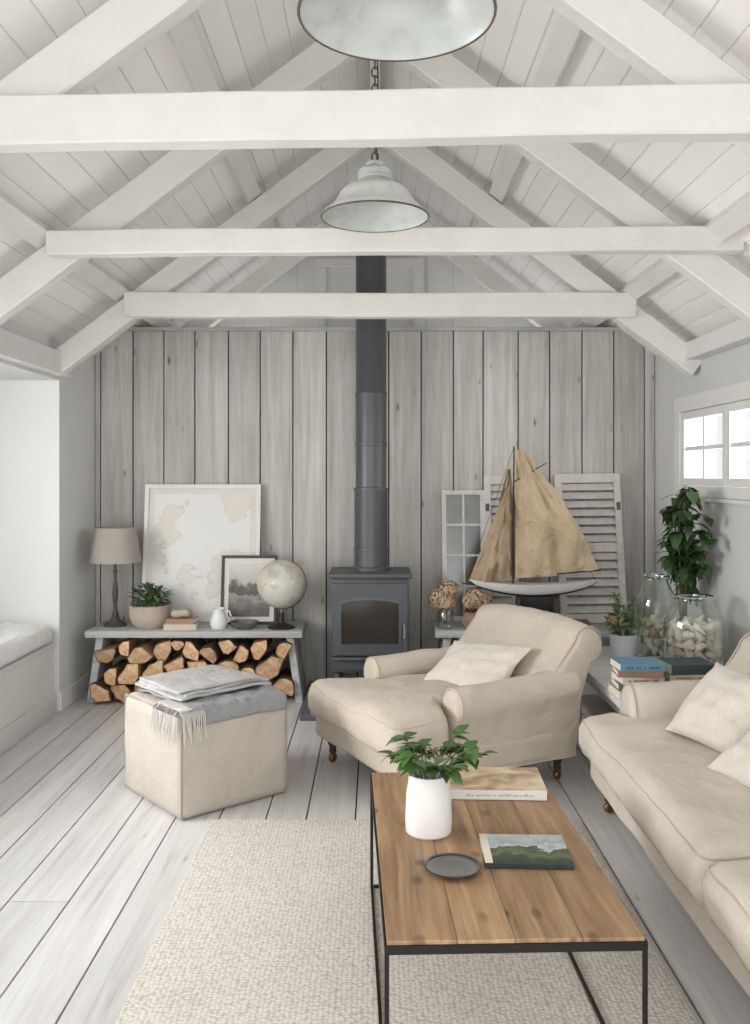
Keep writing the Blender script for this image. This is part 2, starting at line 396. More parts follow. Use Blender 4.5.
def obj(name, bm, mats, parent=None, smooth=True, ang=40, loc=None, rz=0):
    me = bpy.data.meshes.new(name); bm.to_mesh(me); bm.free()
    for mm in (mats if isinstance(mats, (list,tuple)) else [mats]): me.materials.append(mm)
    if smooth and len(me.polygons):
        me.polygons.foreach_set('use_smooth', [True]*len(me.polygons)); me.set_sharp_from_angle(angle=math.radians(ang))
    o = bpy.data.objects.new(name, me); C.objects.link(o)
    if parent: o.parent = parent
    if loc: o.location = loc
    o.rotation_euler.z = rz
    return o

def one(name, tmp, mats, parent=None, mtx=None, **k):
    b = NB(); put(b, tmp, mtx); return obj(name, b, mats, parent, **k)

def tag(o, label, cat, group=None):
    o['label'] = label; o['category'] = cat
    if group: o['group'] = group
    return o

def thing(name, label, cat, loc=(0,0,0), rz=0, group=None):
    o = bpy.data.objects.new(name, None); o.empty_display_size = .1; C.objects.link(o)
    o.location = loc; o.rotation_euler = (0,0,rz)
    return tag(o, label, cat, group)

def struct(name, bm, mats, parent=None, label=None, smooth=False):
    o = obj(name, bm, mats, parent, smooth=smooth)
    if not parent: o['kind'] = 'structure'
    if label: o['label'] = label
    return o

def leaf(bm, p, d, L, W, droop=.3, mi=0, up=None, fold=.15):
    d = Vector(d).normalized(); u = Vector(up) if up else Vector((0,0,1))
    s = d.cross(u)
    if s.length < .05: s = Vector((1,0,0))
    s.normalize(); n = s.cross(d); p = Vector(p)
    rows = []
    for i in range(6):
        t = i/5; mid = p + d*L*t + n*(-droop*L*t*t)
        w = W/2*max(.03, math.sin(PI*min(1, t**.75))) if i else W*.05
        if i == 5: w = .001
        rows.append((bm.verts.new(mid - s*w + n*fold*w), bm.verts.new(mid), bm.verts.new(mid + s*w + n*fold*w)))
    for a, c in zip(rows, rows[1:]):
        for k in (0,1):
            f = bm.faces.new((a[k], a[k+1], c[k+1], c[k])); f.material_index = mi

# ------------------------------------------------------------------ the room
XW = 1.87
YB = 6.0
bm = NB(); x = -2.75
while x < XW+.05:
    w = R.choice([.165,.18,.19,.2]); y = -1.2
    while y < 6.95:
        L = R.uniform(2.6,4.6); y1 = min(6.95, y+L)
        bx(bm, x+.0033, x+w-.0033, y+.0015, y1-.0015, -.03, 0); y = y1
    x += w
bx(bm, -2.8, XW+.1, -1.2, 6.95, -.06, -.022, mi=1)
struct('floor', bm, [M['floor'], M['gap']], label='whitewashed wooden plank floor')

bm = NB(); edges = [-XW]
x = -1.83
while x < XW:
    edges.append(x+R.uniform(-.012,.012)); x += .2135
if XW-edges[-1] < .05: edges.pop()
edges.append(XW)
for a, c in zip(edges, edges[1:]):
    bx(bm, a+.004, c-.004, YB+R.uniform(0,.006), YB+.03, 0, 2.36, .003)
bx(bm, -XW, XW, YB+.03, YB+.05, 0, 2.36, mi=1)
struct('wall_back', bm, [M['plank'], M['gap']], label='weathered grey vertical plank wall')
bm = NB(); bx(bm, -XW, XW, YB-.012, YB+.07, 2.36, 2.385, .004)
struct('trim_1', bm, M['bench'], label='thin capping rail along the top of the plank wall')
prof = [(-2,0),(2,0),(2,2.1),(0,3.62),(-2,2.1)]
bm = NB(); put(bm, extr(prof, [6.9,7.0],[0,0], lambda a,b,t:(a,t,b)))
for k in range(-9,10): bx(bm, k*.2-.003, k*.2+.003, 6.895, 6.9, 2.0, 3.6-.75*abs(k*.2)-.02, mi=1)
struct('wall_gable', bm, [M['white_paint'], M['ceilgap']])
bm = NB()
bx(bm, -.45,-.37,6.84,6.89,2.2,2.98,.005); bx(bm,.29,.37,6.84,6.89,2.2,2.98,.005); bx(bm,-.45,.37,6.83,6.89,2.98,3.05,.005); bx(bm,-.37,.29,6.87,6.89,2.2,2.98)
struct('trim_2', bm, M['white_paint'], label='white boxed frame on the gable behind the flue')

bm = NB(); bx(bm, -2.75,-XW,5.33,6.95,0,2.2); struct('wall_left', bm, M['white_wall'], label='white wall pier beyond the alcove')
bm = NB(); bx(bm, -2.75,-XW,-1.2,2.3,0,2.2); struct('wall_left_near', bm, M['white_wall'])
bm = NB(); bx(bm, -2.75,-XW,2.3,5.33,1.96,2.2); struct('wall_left_header', bm, M['white_wall'])
bm = NB(); bx(bm, -2.75,-2.65,2.3,5.33,0,.8); bx(bm, -2.75,-2.65,4.0,5.33,.8,1.96); struct('wall_alcove', bm, M['white_wall'])  # unseen wall; far panel added to keep window light off the pier
bm = NB(); bx(bm,-1.90,-1.80,-1.2,5.34,1.98,2.11,.006); struct('trim_3', bm, M['white_paint'], label='white wall plate over the alcove')
bm = NB(); bx(bm,-1.885,-1.857,5.335,6.0,0,.11,.004)
struct('baseboard_left', bm, M['white_paint'])

w2 = NB()
for y in (2.36,2.9,3.4,3.95): bx(w2,-2.74,-2.68,y-.04,y+.04,.8,1.96,.004)
for z in (.825,1.38,1.93): bx(w2,-2.735,-2.685,2.3,4.0,z-.02,z+.025,.004)
struct('window_2', w2, M['white_paint'], label='white casement window of the alcove')

WY0, WY1, WZ0, WZ1 = 3.35, 5.52, 1.295, 1.82
bm = NB()
bx(bm, XW,XW+.16,-1.2,WY0,0,2.2); bx(bm,XW,XW+.16,WY1,6.95,0,2.2)
bx(bm, XW,XW+.16,WY0,WY1,0,WZ0); bx(bm,XW,XW+.16,WY0,WY1,WZ1,2.2)
struct('wall_right', bm, M['right_wall'])
bm = NB(); bx(bm,1.78,XW,-1.2,5.24,2.06,2.16,.006); struct('trim_4', bm, M['white_paint'], label='white wall plate above the right window')
win = NB()
fx0, fx1 = XW, XW+.05
bx(win, fx0-.02,fx1,WY0-.05,WY0+.04,WZ0-.02,WZ1+.05,.003); bx(win,fx0-.02,fx1,WY1-.04,WY1+.05,WZ0-.02,WZ1+.05,.003)
bx(win, fx0-.021,fx1,WY0+.04,WY1-.04,WZ1-.04,WZ1+.05,.003); bx(win,fx0-.021,fx1,WY0+.04,WY1-.04,WZ0-.02,WZ0+.04,.003)
wo = struct('window_1', win, M['white_paint'], label='white painted casement window with small panes')
n = 3; cw = (WY1-WY0-.08)/n
for i in range(n):
    cs = NB()
    a = WY0+.04+i*cw+.003; c = a+cw-.006; z0, z1 = WZ0+.042, WZ1-.042
    bx(cs, fx0-.006,fx1-.01,a,a+.045,z0,z1,.003); bx(cs,fx0-.006,fx1-.01,c-.045,c,z0,z1,.003)
    bx(cs, fx0-.005,fx1-.012,a+.045,c-.045,z1-.045,z1,.003); bx(cs,fx0-.005,fx1-.012,a+.045,c-.045,z0,z0+.045,.003)
    bx(cs, fx0+.003,fx1-.017,(a+c)/2-.011,(a+c)/2+.011,z0+.045,z1-.045)
    bx(cs, fx0+.005,fx1-.019,a+.045,c-.045,(WZ0+WZ1)/2-.011,(WZ0+WZ1)/2+.011)
    struct('casement', cs, M['white_paint'], wo)
gl = NB(); bx(gl, fx0+.035,fx0+.039,WY0+.05,WY1-.05,WZ0+.05,WZ1-.05); struct('pane', gl, M['pane'], wo)
si = NB(); bx(si, XW-.028,XW+.02,WY0-.06,WY1+.06,WZ0-.045,WZ0-.022,.004); struct('window_sill', si, M['white_paint'], wo)

def zu(x): return 3.60-.75*abs(x)
bm = NB(); ca, sa = .8, .6
for s in (-1,1):
    d = 0.0
    while d < 2.42:
        x0, x1 = d*ca, (d+.118)*ca; xm = (x0+x1)/2
        b = box(.1166, 8.1, .018, .004, 1)
        m = Matrix.Rotation(s*math.atan(.75), 4, 'Y'); m.translation = Vector((s*xm, 2.85, zu(xm)+.011))
        put(bm, b, m)
        d += .118
    b = box(2.5, 8.15, .05); m = Matrix.Rotation(s*math.atan(.75),4,'Y'); m.translation = Vector((s*.97,2.85,zu(.97)+.040)); put(bm, b, m, 1)
struct('ceiling', bm, [M['ceil'], M['ceilgap']], label='white tongue and groove boarded vaulted ceiling')
tn = 5
for s in (-1,1):
    for xp in (.71,1.47):
        bm = NB(); b = box(.09, 8.1, .075, .004); m = Matrix.Rotation(s*math.atan(.75),4,'Y'); m.translation = Vector((s*xp,2.85,zu(xp)-.045)); put(bm,b,m)
        struct('trim_%d'%tn, bm, M['beam'], label='white purlin under the ceiling boards'); tn += 1
bm = NB(); bx(bm,-.025,.025,-1.2,6.9,3.42,3.6,.004); struct('trim_%d'%tn, bm, M['beam'], label='white ridge board'); tn += 1
bm = NB(); bx(bm,-.165,.115,5.56,5.86,3.0,3.5,.005); struct('trim_%d'%tn, bm, M['white_paint'], label='white boxing round the flue at the ridge'); tn += 1

def rz_(x): return 3.4175-.75*abs(x)
for (Y, zb, zt, xl, xr, tl, rd, yo) in ((2.85,2.418,2.568,-1.9,1.9,.032,.15,.09),(4.0,2.362,2.468,-1.42,1.59,.008,.14,.085),(5.2,2.300,2.440,-1.43,1.49,0,.13,.045),(6.45,2.20,2.32,-1.5,1.5,0,.12,0)):
    e = bpy.data.objects.new('trim_%d'%tn, None); C.objects.link(e); e['kind'] = 'structure'; tn += 1
    e['label'] = 'white painted roof truss of two rafters and a tie beam'
    def rough(bm, sd):
        bmesh.ops.subdivide_edges(bm, edges=[ed for ed in bm.edges if ed.calc_length() > 1], cuts=24)
        for v in bm.verts:
            q = Vector((v.co.x*2.2+sd, v.co.y*4, v.co.z*2.2)); v.co.z += .006*noise.noise(q); v.co.y += .005*noise.noise(q+Vector((9,0,0)))
    for s in (-1,1):
        bm = NB(); put(bm, bar((s*1.86,Y,rz_(1.86)),(0,Y,rz_(0)),.085,rd,.006,seg=1)); rough(bm, s*3+Y)
        obj('rafter', bm, M['beam'], e, ang=25)
    if Y < 6.3:
        bm = NB(); put(bm, bar((xl,Y-yo,(zb+zt)/2-tl),(xr,Y-yo,(zb+zt)/2+tl),.08,zt-zb,.006,seg=1)); rough(bm, Y*5)
        obj('tie_beam', bm, M['beam'], e, ang=25)

# ------------------------------------------------------------------ window seat
ws = thing('alcove_bench', 'white built-in bench filling the left window alcove', 'bench', (-2.27,3.81,0))
b = NB(); bx(b,-.375,.37,-1.495,1.51,0,.385); obj('base_panel', b, M['white_paint'], ws)
b = NB(); bx(b,-.375,.385,-1.495,1.51,.386,.415,.005); obj('bench_top', b, M['white_paint'], ws)
b = NB(); bx(b,.371,.388,-1.495,1.51,0,.11,.003); obj('plinth', b, M['white_paint'], ws)
b = NB(); t = puff(.72,2.9,.11,.05,.025,40,4,True)
for v in t.verts:
    if v.co.z > -.03:
        v.co.z += .012*noise.noise(v.co*5)+.016*noise.noise(v.co*17); v.co.x += .012*noise.noise(v.co*15+Vector((5,0,0)))
put(b, t); o = obj('bench_cushion', b, M['cushion_white'], loc=(-2.23,3.84,.474), ang=180); tag(o,'thick white fluffy cushion lying in the left window alcove','cushion')

# ------------------------------------------------------------------ hearth + stove
b = NB(); bx(b,-.43,.36,5.12,5.97,0,.035,.006)
tag(obj('hearth_slab', b, M['hearth']), 'dark slate hearth slab under the wood burning stove', 'hearth')
st = thing('wood_stove', 'dark grey wood burning stove with glass door and tall flue pipe', 'stove', (-.03,5.66,.035))
H0 = .16; TOP = .765
b = NB(); bx(b,-.235,.235,-.17,.2,H0,TOP-.03,.006); obj('body', b, M['stove'], st)
b = NB(); bx(b,-.255,.255,-.2,.215,TOP-.03,TOP,.008); obj('top_plate', b, M['stove'], st)
b = NB()
def ringface(outer, inner, y0, y1):
    bb = NB(); n = len(outer)
    O0 = [bb.verts.new((p[0],y0,p[1])) for p in outer]; I0 = [bb.verts.new((p[0],y0,p[1])) for p in inner]
    O1 = [bb.verts.new((p[0],y1,p[1])) for p in outer]; I1 = [bb.verts.new((p[0],y1,p[1])) for p in inner]
    for i in range(n):
        j = (i+1)%n
        bb.faces.new((O0[i],O0[j],I0[j],I0[i])); bb.faces.new((O0[i],O0[j],O1[j],O1[i])); bb.faces.new((I0[i],I0[j],I1[j],I1[i])); bb.faces.new((O1[i],O1[j],I1[j],I1[i]))
    bmesh.ops.recalc_face_normals(bb, faces=list(bb.faces)); return bb
inner = [(-.192,.32),(.192,.32)]+[(.192-.384*i/10, .60+.026*math.sin(PI*i/10)**.7) for i in range(11)]
outer = [(-.226,.27),(.226,.27)]+[(.226-.452*i/10, .705) for i in range(11)]
put(b, ringface(outer, inner, -.198, -.168)); d = obj('door', b, M['stove'], st, ang=30)
b = NB(); in3 = [(x_*.91, .46+(z_-.46)*.88) for x_,z_ in inner]
put(b, ringface(inner, in3, -.204, -.18)); obj('door_rim', b, M['pipe'], d, ang=30)
b = NB(); put(b, extr(inner,[-.186,-.176],[0,0],lambda a,c,t:(a,t,c))); obj('door_glass', b, M['stove_glass'], d)
b = NB(); put(b, tube([(.208,-.195,.47),(.208,-.23,.47),(.208,-.235,.42),(.208,-.235,.38)],[.007,.007,.009,.011],8)); obj('handle', b, M['pewter'], d)
b = NB(); bx(b,-.2,.2,-.182,-.165,.178,.24,.004); put(b, tube([(-.04,-.19,.21),(.04,-.19,.21)],.009,8)); obj('ash_drawer', b, M['stove'], st)
b = NB(); bx(b,-.23,.23,-.235,-.171,.245,.262,.004); obj('ash_lip', b, M['stove'], st)
for sx in (-.2,.2):
    for sy in (-.13,.16):
        b = NB(); put(b, lathe([(0,0),(.028,0),(.024,.03),(.02,.16),(0,.16)],12), T((sx,sy,0))); obj('leg', b, M['stove'], st)
fl = NB()
put(fl, lathe([(.116,TOP),(.116,TOP+.018),(.106,TOP+.026),(.106,TOP+.50),(.107,TOP+.505),(.099,TOP+.515),(.098,TOP+.53),(.098,1.86),(.101,1.865),(.101,1.885),(.097,1.89),(.097,3.3)],32), T((.005,.05,0)))
fp = obj('flue_pipe', fl, M['pipe'], st)
for z in (TOP+.12,TOP+.50,1.55):
    b = NB(); rr_ = .1065 if z < 1.27 else .098
    put(b, lathe([(rr_,z),(rr_+.004,z+.002),(rr_+.004,z+.018),(rr_,z+.02)],32), T((.005,.05,0))); obj('joint_ring', b, M['pipe'], fp)

# ------------------------------------------------------------------ benches
def bench(x0,x1,y0,y1,h,label,seatmat):
    cx, cy = (x0+x1)/2,(y0+y1)/2; hw = (x1-x0)/2; hd = (y1-y0)/2
    t = thing('wooden_bench', label, 'bench', (cx,cy,0))
    b = NB(); put(b, box(2*hw,2*hd,.042,.006), T((0,0,h-.021)))
    obj('bench_top', b, seatmat, t)
    for s in (-1,1):
        b = NB(); put(b, bar((s*(hw-.08),0,h-.042),(s*(hw-.02),0,.0),2*hd-.08,.045,.004,up=(1,0,.1)))
        for v in b.verts:
            if v.co.z < .03: v.co.z = 0.0
        obj('leg', b, seatmat, t)
    b = NB(); bx(b,-hw+.1,hw-.1,hd-.05,hd-.03,h-.09,h-.042,.003); obj('apron', b, seatmat, t)
    return t
BH = .445
bench(-1.775,-.445,5.5,5.9,BH,'grey painted plank bench with firewood stacked underneath',M['bench'])
bench(.37,1.66,5.5,5.9,BH,'grey plank bench behind the armchair carrying the model yacht',M['bench'])

# firewood: circles of varied size heaped under the bench, each filled with a split or round section
def log_mesh(kind, rs):
    rr = random.Random(rs*13+5); L = .27; pts = []; flat = []
    if kind == 0:
        for i in range(14):
            a = 2*PI*i/14; q = rr.uniform(.86,1.0); pts.append((q*math.cos(a), q*math.sin(a)*rr.uniform(.84,.98))); flat.append(False)
    elif kind == 1:
        a0 = -rr.uniform(.2,.55); a1 = PI-a0
        for i in range(11):
            a = a0+(a1-a0)*i/10; q = rr.uniform(.87,1.0); pts.append((q*math.cos(a), q*math.sin(a))); flat.append(False)
        flat[-1] = True; pts.append((rr.uniform(-.2,.2), pts[0][1]-rr.uniform(-.06,.1))); flat.append(True)
    else:
        ap = rr.uniform(1.5,2.0)
        pts = [(-.22,0),(.2,rr.uniform(-.1,.1))]; flat = [False,True]
        for i in range(7):
            a = PI/2-ap/2+ap*i/6; q = rr.uniform(.86,1.04); pts.append((q*math.cos(a), q*math.sin(a))); flat.append(False)
        flat[-1] = True
    mx = [min(p[0] for p in pts), max(p[0] for p in pts), min(p[1] for p in pts), max(p[1] for p in pts)]
    cx_, cy_ = (mx[0]+mx[1])/2, (mx[2]+mx[3])/2
    pts = [(p[0]-cx_,p[1]-cy_) for p in pts]; rm = max(math.hypot(*p) for p in pts); rt = (1.06,1.2,1.32)[kind]
    pts = [(p[0]*rt/rm,p[1]*rt/rm) for p in pts]
    b = NB(); n = len(pts)
    A = [b.verts.new((p[0],-L/2+rr.uniform(-.006,.006),p[1])) for p in pts]; B = [b.verts.new((p[0],L/2,p[1])) for p in pts]
    for i in range(n):
        j = (i+1)%n; f = b.faces.new((A[i],A[j],B[j],B[i])); f.material_index = 2 if flat[i] else 0
    f = b.faces.new(A); f.material_index = 1; f = b.faces.new(B[::-1]); f.material_index = 1
    bmesh.ops.recalc_face_normals(b, faces=list(b.faces))
    end = [f for f in b.faces if f.material_index == 1]
    bmesh.ops.inset_individual(b, faces=end, thickness=.07, depth=0)
    for f in b.faces:
        if f.material_index == 1 and len(f.verts) == 4: f.material_index = 0
    return b
labs = ['round firewood log with bark ring in the stack under the bench','half-split firewood log in the stack under the bench','wedge-split firewood log in the stack under the bench']
unit = []
for k in (0,1,1,1,2,2,2):
    for rs in range(2): unit.append((k, log_mesh(k, rs+len(unit))))
LR = random.Random(33); placed = []
def bounds(z): return (-1.715-.05*(1-z/.4), -.505+.05*(1-z/.4))
fails = 0
while fails < 70 and len(placed) < 50:
    r = LR.choice([.056,.062,.068,.076]) if fails < 12 else (.048 if fails < 30 else (.036 if fails < 50 else .028))
    best = None
    for q in range(160):
        xx = -1.70+1.18*q/159
        zz = r+.004
        for (px,pz,pr_) in placed:
            dx = abs(xx-px)
            if dx < r+pr_: zz = max(zz, pz+math.sqrt((r+pr_)**2-dx*dx))
        lo, hi = bounds(zz)
        if xx-r < lo+.012 or xx+r > hi-.012 or zz+r > .398: continue
        if best is None or zz < best[1]-.001: best = (xx,zz)
    if best is None: fails += 1; continue
    placed.append((best[0],best[1],r))
for (xx,zz,r) in placed:
    k, ub = LR.choice(unit); b = ub.copy(); b.transform(Matrix.Diagonal((r,1,r,1)) @ Matrix.Rotation(LR.uniform(0,6.28),4,'Y'))
    for v in b.verts:
        v.co.z = max(-zz+.002, min(.402-zz, v.co.z))
    o = obj('firewood_log', b, [M['bark'],M['log_end'],M['split']], smooth=False, loc=(xx, 5.645+LR.uniform(-.035,.015), zz))
    tag(o, labs[k], 'log', 'firewood logs under the bench')
for k, ub in unit: ub.free()

# ------------------------------------------------------------------ things on the left bench
lp = thing('table_lamp', 'table lamp with taupe linen shade and dark turned base', 'lamp', (-1.645,5.70,BH))
b = NB(); put(b, lathe([(0,0),(.070,0),(.072,.012),(.055,.022),(.03,.04),(.022,.06),(0,.06)],24)); obj('base', b, M['grey_stem'], lp)
b = NB(); put(b, lathe([(.016,.05),(.022,.075),(.013,.10),(.011,.13),(.015,.16),(.019,.2),(.017,.24),(.010,.29),(.009,.33),(.014,.345),(.009,.36),(.008,.43),(0,.43)],20)); obj('stem', b, M['grey_stem'], lp)
b = NB(); put(b, lathe([(.160,.405),(.163,.405),(.125,.622),(.122,.622),(.160,.405)],40)); obj('lamp_shade', b, M['shade'], lp)

pt = thing('potted_plant', 'small leafy green plant in a round beige stone pot', 'plant', (-1.415,5.66,BH))
b = NB(); put(b, lathe([(0,0),(.085,0),(.115,.03),(.128,.08),(.125,.125),(.13,.14),(.12,.143),(.11,.12),(0,.12)],28)); obj('pot', b, M['stone'], pt)
b = NB()
for i in range(190):
    a = R.uniform(0,2*PI); e = R.uniform(-.1,1.3); rr = R.uniform(.0,.11)
    leaf(b,(rr*math.cos(a),rr*math.sin(a),.13+R.uniform(0,.15)*(1-rr*4)),(math.cos(a)*math.cos(e),math.sin(a)*math.cos(e),math.sin(e)),R.uniform(.035,.06),.034,.5)
obj('foliage', b, M['leaf_mid'], pt)

def book(w,d,h,col,loc,rz,label,group,spine_marks=0):
    t = thing('book', label, 'book', loc, rz, group)
    cm = book_mat(col) if isinstance(col,tuple) else col
    b = NB(); e = .0025
    bx(b,-w/2,w/2,-d/2,d/2,0,e,.0008); bx(b,-w/2,w/2,-d/2,d/2,h-e,h,.0008); bx(b,-w/2+.0005,w/2-.0005,-d/2-.001,-d/2+.003,0.0005,h-.0005,.0008)
    obj('cover', b, cm, t, smooth=False)
    b = NB(); bx(b,-w/2+.004,w/2-.004,-d/2+.003,d/2-.004,e,h-e); obj('pages', b, M['paper'], t, smooth=False)
    if spine_marks:
        b = NB(); rr = random.Random(spine_marks); xx = -w*.36
        while xx < w*.36:
            ww = rr.uniform(.004,.010); hh = rr.uniform(.2,.34)*h
            bx(b,xx,xx+ww*.5,-d/2-.0018,-d/2-.001,h/2-hh/2,h/2+hh/2); xx += ww
            if rr.random() < .18: xx += .012
        obj('spine_lettering', b, M['ink'], t, smooth=False)
    return t
book(.20,.15,.036,(206,194,176),(-1.205,5.61,BH),.05,'cream book at the bottom of the little stack by the stone pot','books on the left bench')
book(.175,.13,.03,(160,128,110),(-1.20,5.61,BH+.036),-.08,'faded brown book under the pale stone by the stone pot','books on the left bench')
b = NB(); t = puff(.12,.08,.05,.025,0,4,4)
for v in t.verts: v.co += Vector((.004*math.sin(60*v.co.y),.004*math.sin(50*v.co.x),.004*math.sin(70*v.co.x)))
put(b,t); tag(obj('stone', b, M['stone'], loc=(-1.205,5.61,BH+.066+.028)), 'pale rounded stone lying on the two small books', 'stone')

def framed(name,label,w,h,cx,yb,z0,lean,fw,fd,fm,pic,mount=0,rz=0,cat='picture'):
    t = thing(name,label,cat,(cx,yb,z0),rz)
    rot = Matrix.Rotation(-lean,4,'X')
    def o(n,b,m):
        b.transform(rot); return obj(n,b,m,t,smooth=False)
    b = NB()
    bx(b,-w/2,-w/2+fw,-fd/2,fd/2,0,h,.002); bx(b,w/2-fw,w/2,-fd/2,fd/2,0,h,.002); bx(b,-w/2+fw,w/2-fw,-fd/2,fd/2,0,fw,.002); bx(b,-w/2+fw,w/2-fw,-fd/2,fd/2,h-fw,h,.002)
    o('frame',b,fm)
    if mount:
        b = NB(); bx(b,-w/2+fw,w/2-fw,.0,.006,fw,h-fw); o('mount',b,M['mount'])
    b = NB(); q = fw+mount; bx(b,-w/2+q,w/2-q,-.003,.005,q,h-q); o('print',b,pic)
    return t
framed('framed_map','large pale map print in a white frame leaning on the plank wall',.765,.90,(201-375)*5.88/900,5.845,BH,.13,.028,.025,M['frame_white'],M['map'],.035)
framed('framed_photograph','small dark-framed black and white photograph beside the globe',.36,.44,(249-375)*5.78/900,5.755,BH,.15,.018,.02,M['frame_dark'],M['sepia'],.03)
jg = thing('ceramic_jug','small white ceramic jug on the bench between books and dark-framed photograph','jug',(-.975,5.62,BH))
b = NB(); put(b, lathe([(0,0),(.045,0),(.055,.02),(.056,.05),(.04,.085),(.034,.105),(.04,.125),(.037,.125),(.031,.105),(0,.1)],24)); obj('body', b, M['white_cer'], jg)
b = NB(); put(b, tube([(.036,0,.11),(.065,0,.105),(.075,0,.075),(.068,0,.045),(.052,0,.035)],.006,8)); obj('handle', b, M['white_cer'], jg)
b = NB(); put(b, lathe([(0,0),(.05,0),(.075,.02),(.088,.045),(.084,.045),(.07,.022),(0,.01)],28)); tag(obj('bowl', b, M['pewter'], loc=(-.81,5.595,BH)), 'small dark pewter bowl on the bench left of the globe', 'bowl')

gb = thing('globe','pale antique globe on a dark stand at the end of the bench','globe',(-.585,5.62,BH))
b = NB(); put(b, lathe([(.152*math.sin(PI*i/24),.152*-math.cos(PI*i/24)) for i in range(25)],40), T((0,0,.275),(0.35,.2,0)))
obj('sphere', b, M['globe'], gb)
b = NB(); put(b, lathe([(0,0),(.085,0),(.085,.01),(.05,.022),(.02,.035),(.014,.06),(.018,.08),(.012,.10),(0,.10)],28)); obj('base', b, M['bronze'], gb)
b = NB(); put(b, tube([(.157*math.cos(a),0,.275+.157*math.sin(a)) for a in [(-1.55+i*2.7/20) for i in range(21)]],.003,8)); put(b, lathe([(0,.10),(.008,.10),(.006,.122),(0,.122)],12)); obj('meridian_arm', b, M['aged_brass'], gb)

# ------------------------------------------------------------------ things on the right bench
def vase_flowers(loc, label, vm, prof, balls, vr):
    t = thing('vase_of_dried_flowers', label, 'vase', loc)
    b = NB(); put(b, lathe(prof,24)); obj('vase', b, vm, t)
    for (px,py,pz,pr) in balls:
        fb = NB(); sb = NB()
        for i in range(330):
            u = R.uniform(-1,1); a = R.uniform(0,2*PI); s = math.sqrt(1-u*u); nrm = Vector((s*math.cos(a),s*math.sin(a),u))
            c = Vector((px,py,pz))+nrm*pr*R.uniform(.72,1.0)
            dd = nrm.cross(Vector((R.uniform(-1,1),R.uniform(-1,1),R.uniform(-1,1))))
            leaf(fb, c, dd, .018, .015, .1, up=nrm)
        put(sb, tube([(px*.15,py*.15,.03),(px*.5,py*.5,pz*.6),(px,py,pz)],.003,5))
        obj('flower_head', fb, M['dried'], t); obj('stem', sb, M['rope'], t)
vase_flowers((.44,5.60,BH),'dried brown hydrangeas in a glass vase at the left end of the right bench',M['glass'],[(0,0),(.045,0),(.05,.02),(.05,.10),(.042,.115),(.046,.125)],[(-.05,-.01,.19,.066),(.02,.02,.235,.07),(.0,-.05,.17,.06)],.05)
vase_flowers((.625,5.58,BH),'dried flowers in a brown pot left of the model yacht',M['terra'],[(0,0),(.06,0),(.085,.04),(.088,.07),(.07,.10),(.075,.11),(.065,.11),(.06,.09),(0,.09)],[(-.035,0,.175,.058),(.04,-.01,.165,.06),(0,-.03,.2,.055)],.05)

def multi_frame(name,label,w,h,cx,yb,lean,cols,rows,fm,pm,cat,fw=.03,bar_=.014,rz=0):
    t = thing(name,label,cat,(cx,yb,BH),rz); rot = Matrix.Rotation(-lean,4,'X')
    b = NB()
    bx(b,-w/2,-w/2+fw,-.014,.014,0,h,.002); bx(b,w/2-fw,w/2,-.014,.014,0,h,.002); bx(b,-w/2+fw,w/2-fw,-.0135,.0135,0,fw*1.2,.002); bx(b,-w/2+fw,w/2-fw,-.0135,.0135,h-fw,h,.002)
    for i in range(1,cols): xx = -w/2+fw+(w-2*fw)*i/cols; bx(b,xx-bar_/2,xx+bar_/2,-.012,.012,fw,h-fw)
    for i in range(1,rows): zz = fw+(h-2*fw)*i/rows; bx(b,-w/2+fw,w/2-fw,-.011,.011,zz-bar_/2,zz+bar_/2)
    b.transform(rot); obj('frame',b,fm,t,smooth=False)
    b = NB(); bx(b,-w/2+fw,w/2-fw,.0,.005,fw,h-fw); b.transform(rot); obj('pane',b,pm,t,smooth=False)
    return t
multi_frame('window_mirror','tall narrow mirror made from an old paned window frame left of the yacht sails',.285,.86,(464-375)*5.9/900,5.865,.13,2,4,M['frame_aged'],M['mirror'],'mirror')

def shutter(cx,yb,w,h,lean,label,nsl,rz=0,tilt=0):
    t = thing('louvred_shutter',label,'shutter',(cx,yb,BH),rz); rot = Matrix.Rotation(tilt,4,'Y') @ Matrix.Rotation(-lean,4,'X'); fw = .045
    b = NB(); bx(b,-w/2,-w/2+fw,-.016,.016,0,h,.003); bx(b,w/2-fw,w/2,-.016,.016,0,h,.003)
    for z in (0,h*.5-.03,h-.06): bx(b,-w/2+fw,w/2-fw,-.014,.014,z,z+.06,.003)
    b.transform(rot); obj('frame',b,M['frame_aged'],t,smooth=False)
    for (za,zb_) in ((.06,h*.5-.03),(h*.5+.03,h-.06)):
        b = NB()
        for i in range(nsl):
            z = za+(zb_-za)*(i+.5)/nsl
            put(b, box(w-2*fw,.006,(zb_-za)/nsl*.92,.001,1), T((0,0,z),(-.55,0,0)))
        b.transform(rot); obj('slats',b,M['frame_aged'],t,smooth=False)
    for s in (-1,1):
        b = NB(); bx(b,s*(w/2-.02)-.012,s*(w/2-.02)+.012,-.02,-.016,h*.75,h*.75+.05); b.transform(rot); obj('hinge',b,M['rust'],t,smooth=False)
shutter((594-375)*5.8/900,5.80,.43,.975,.16,'white louvred shutter leaning on the wall right of the yacht sails',7,tilt=-.012)
shutter((502-375)*5.9/900,5.865,.22,.96,.13,'narrow white shutter leaning behind the yacht mast',8)

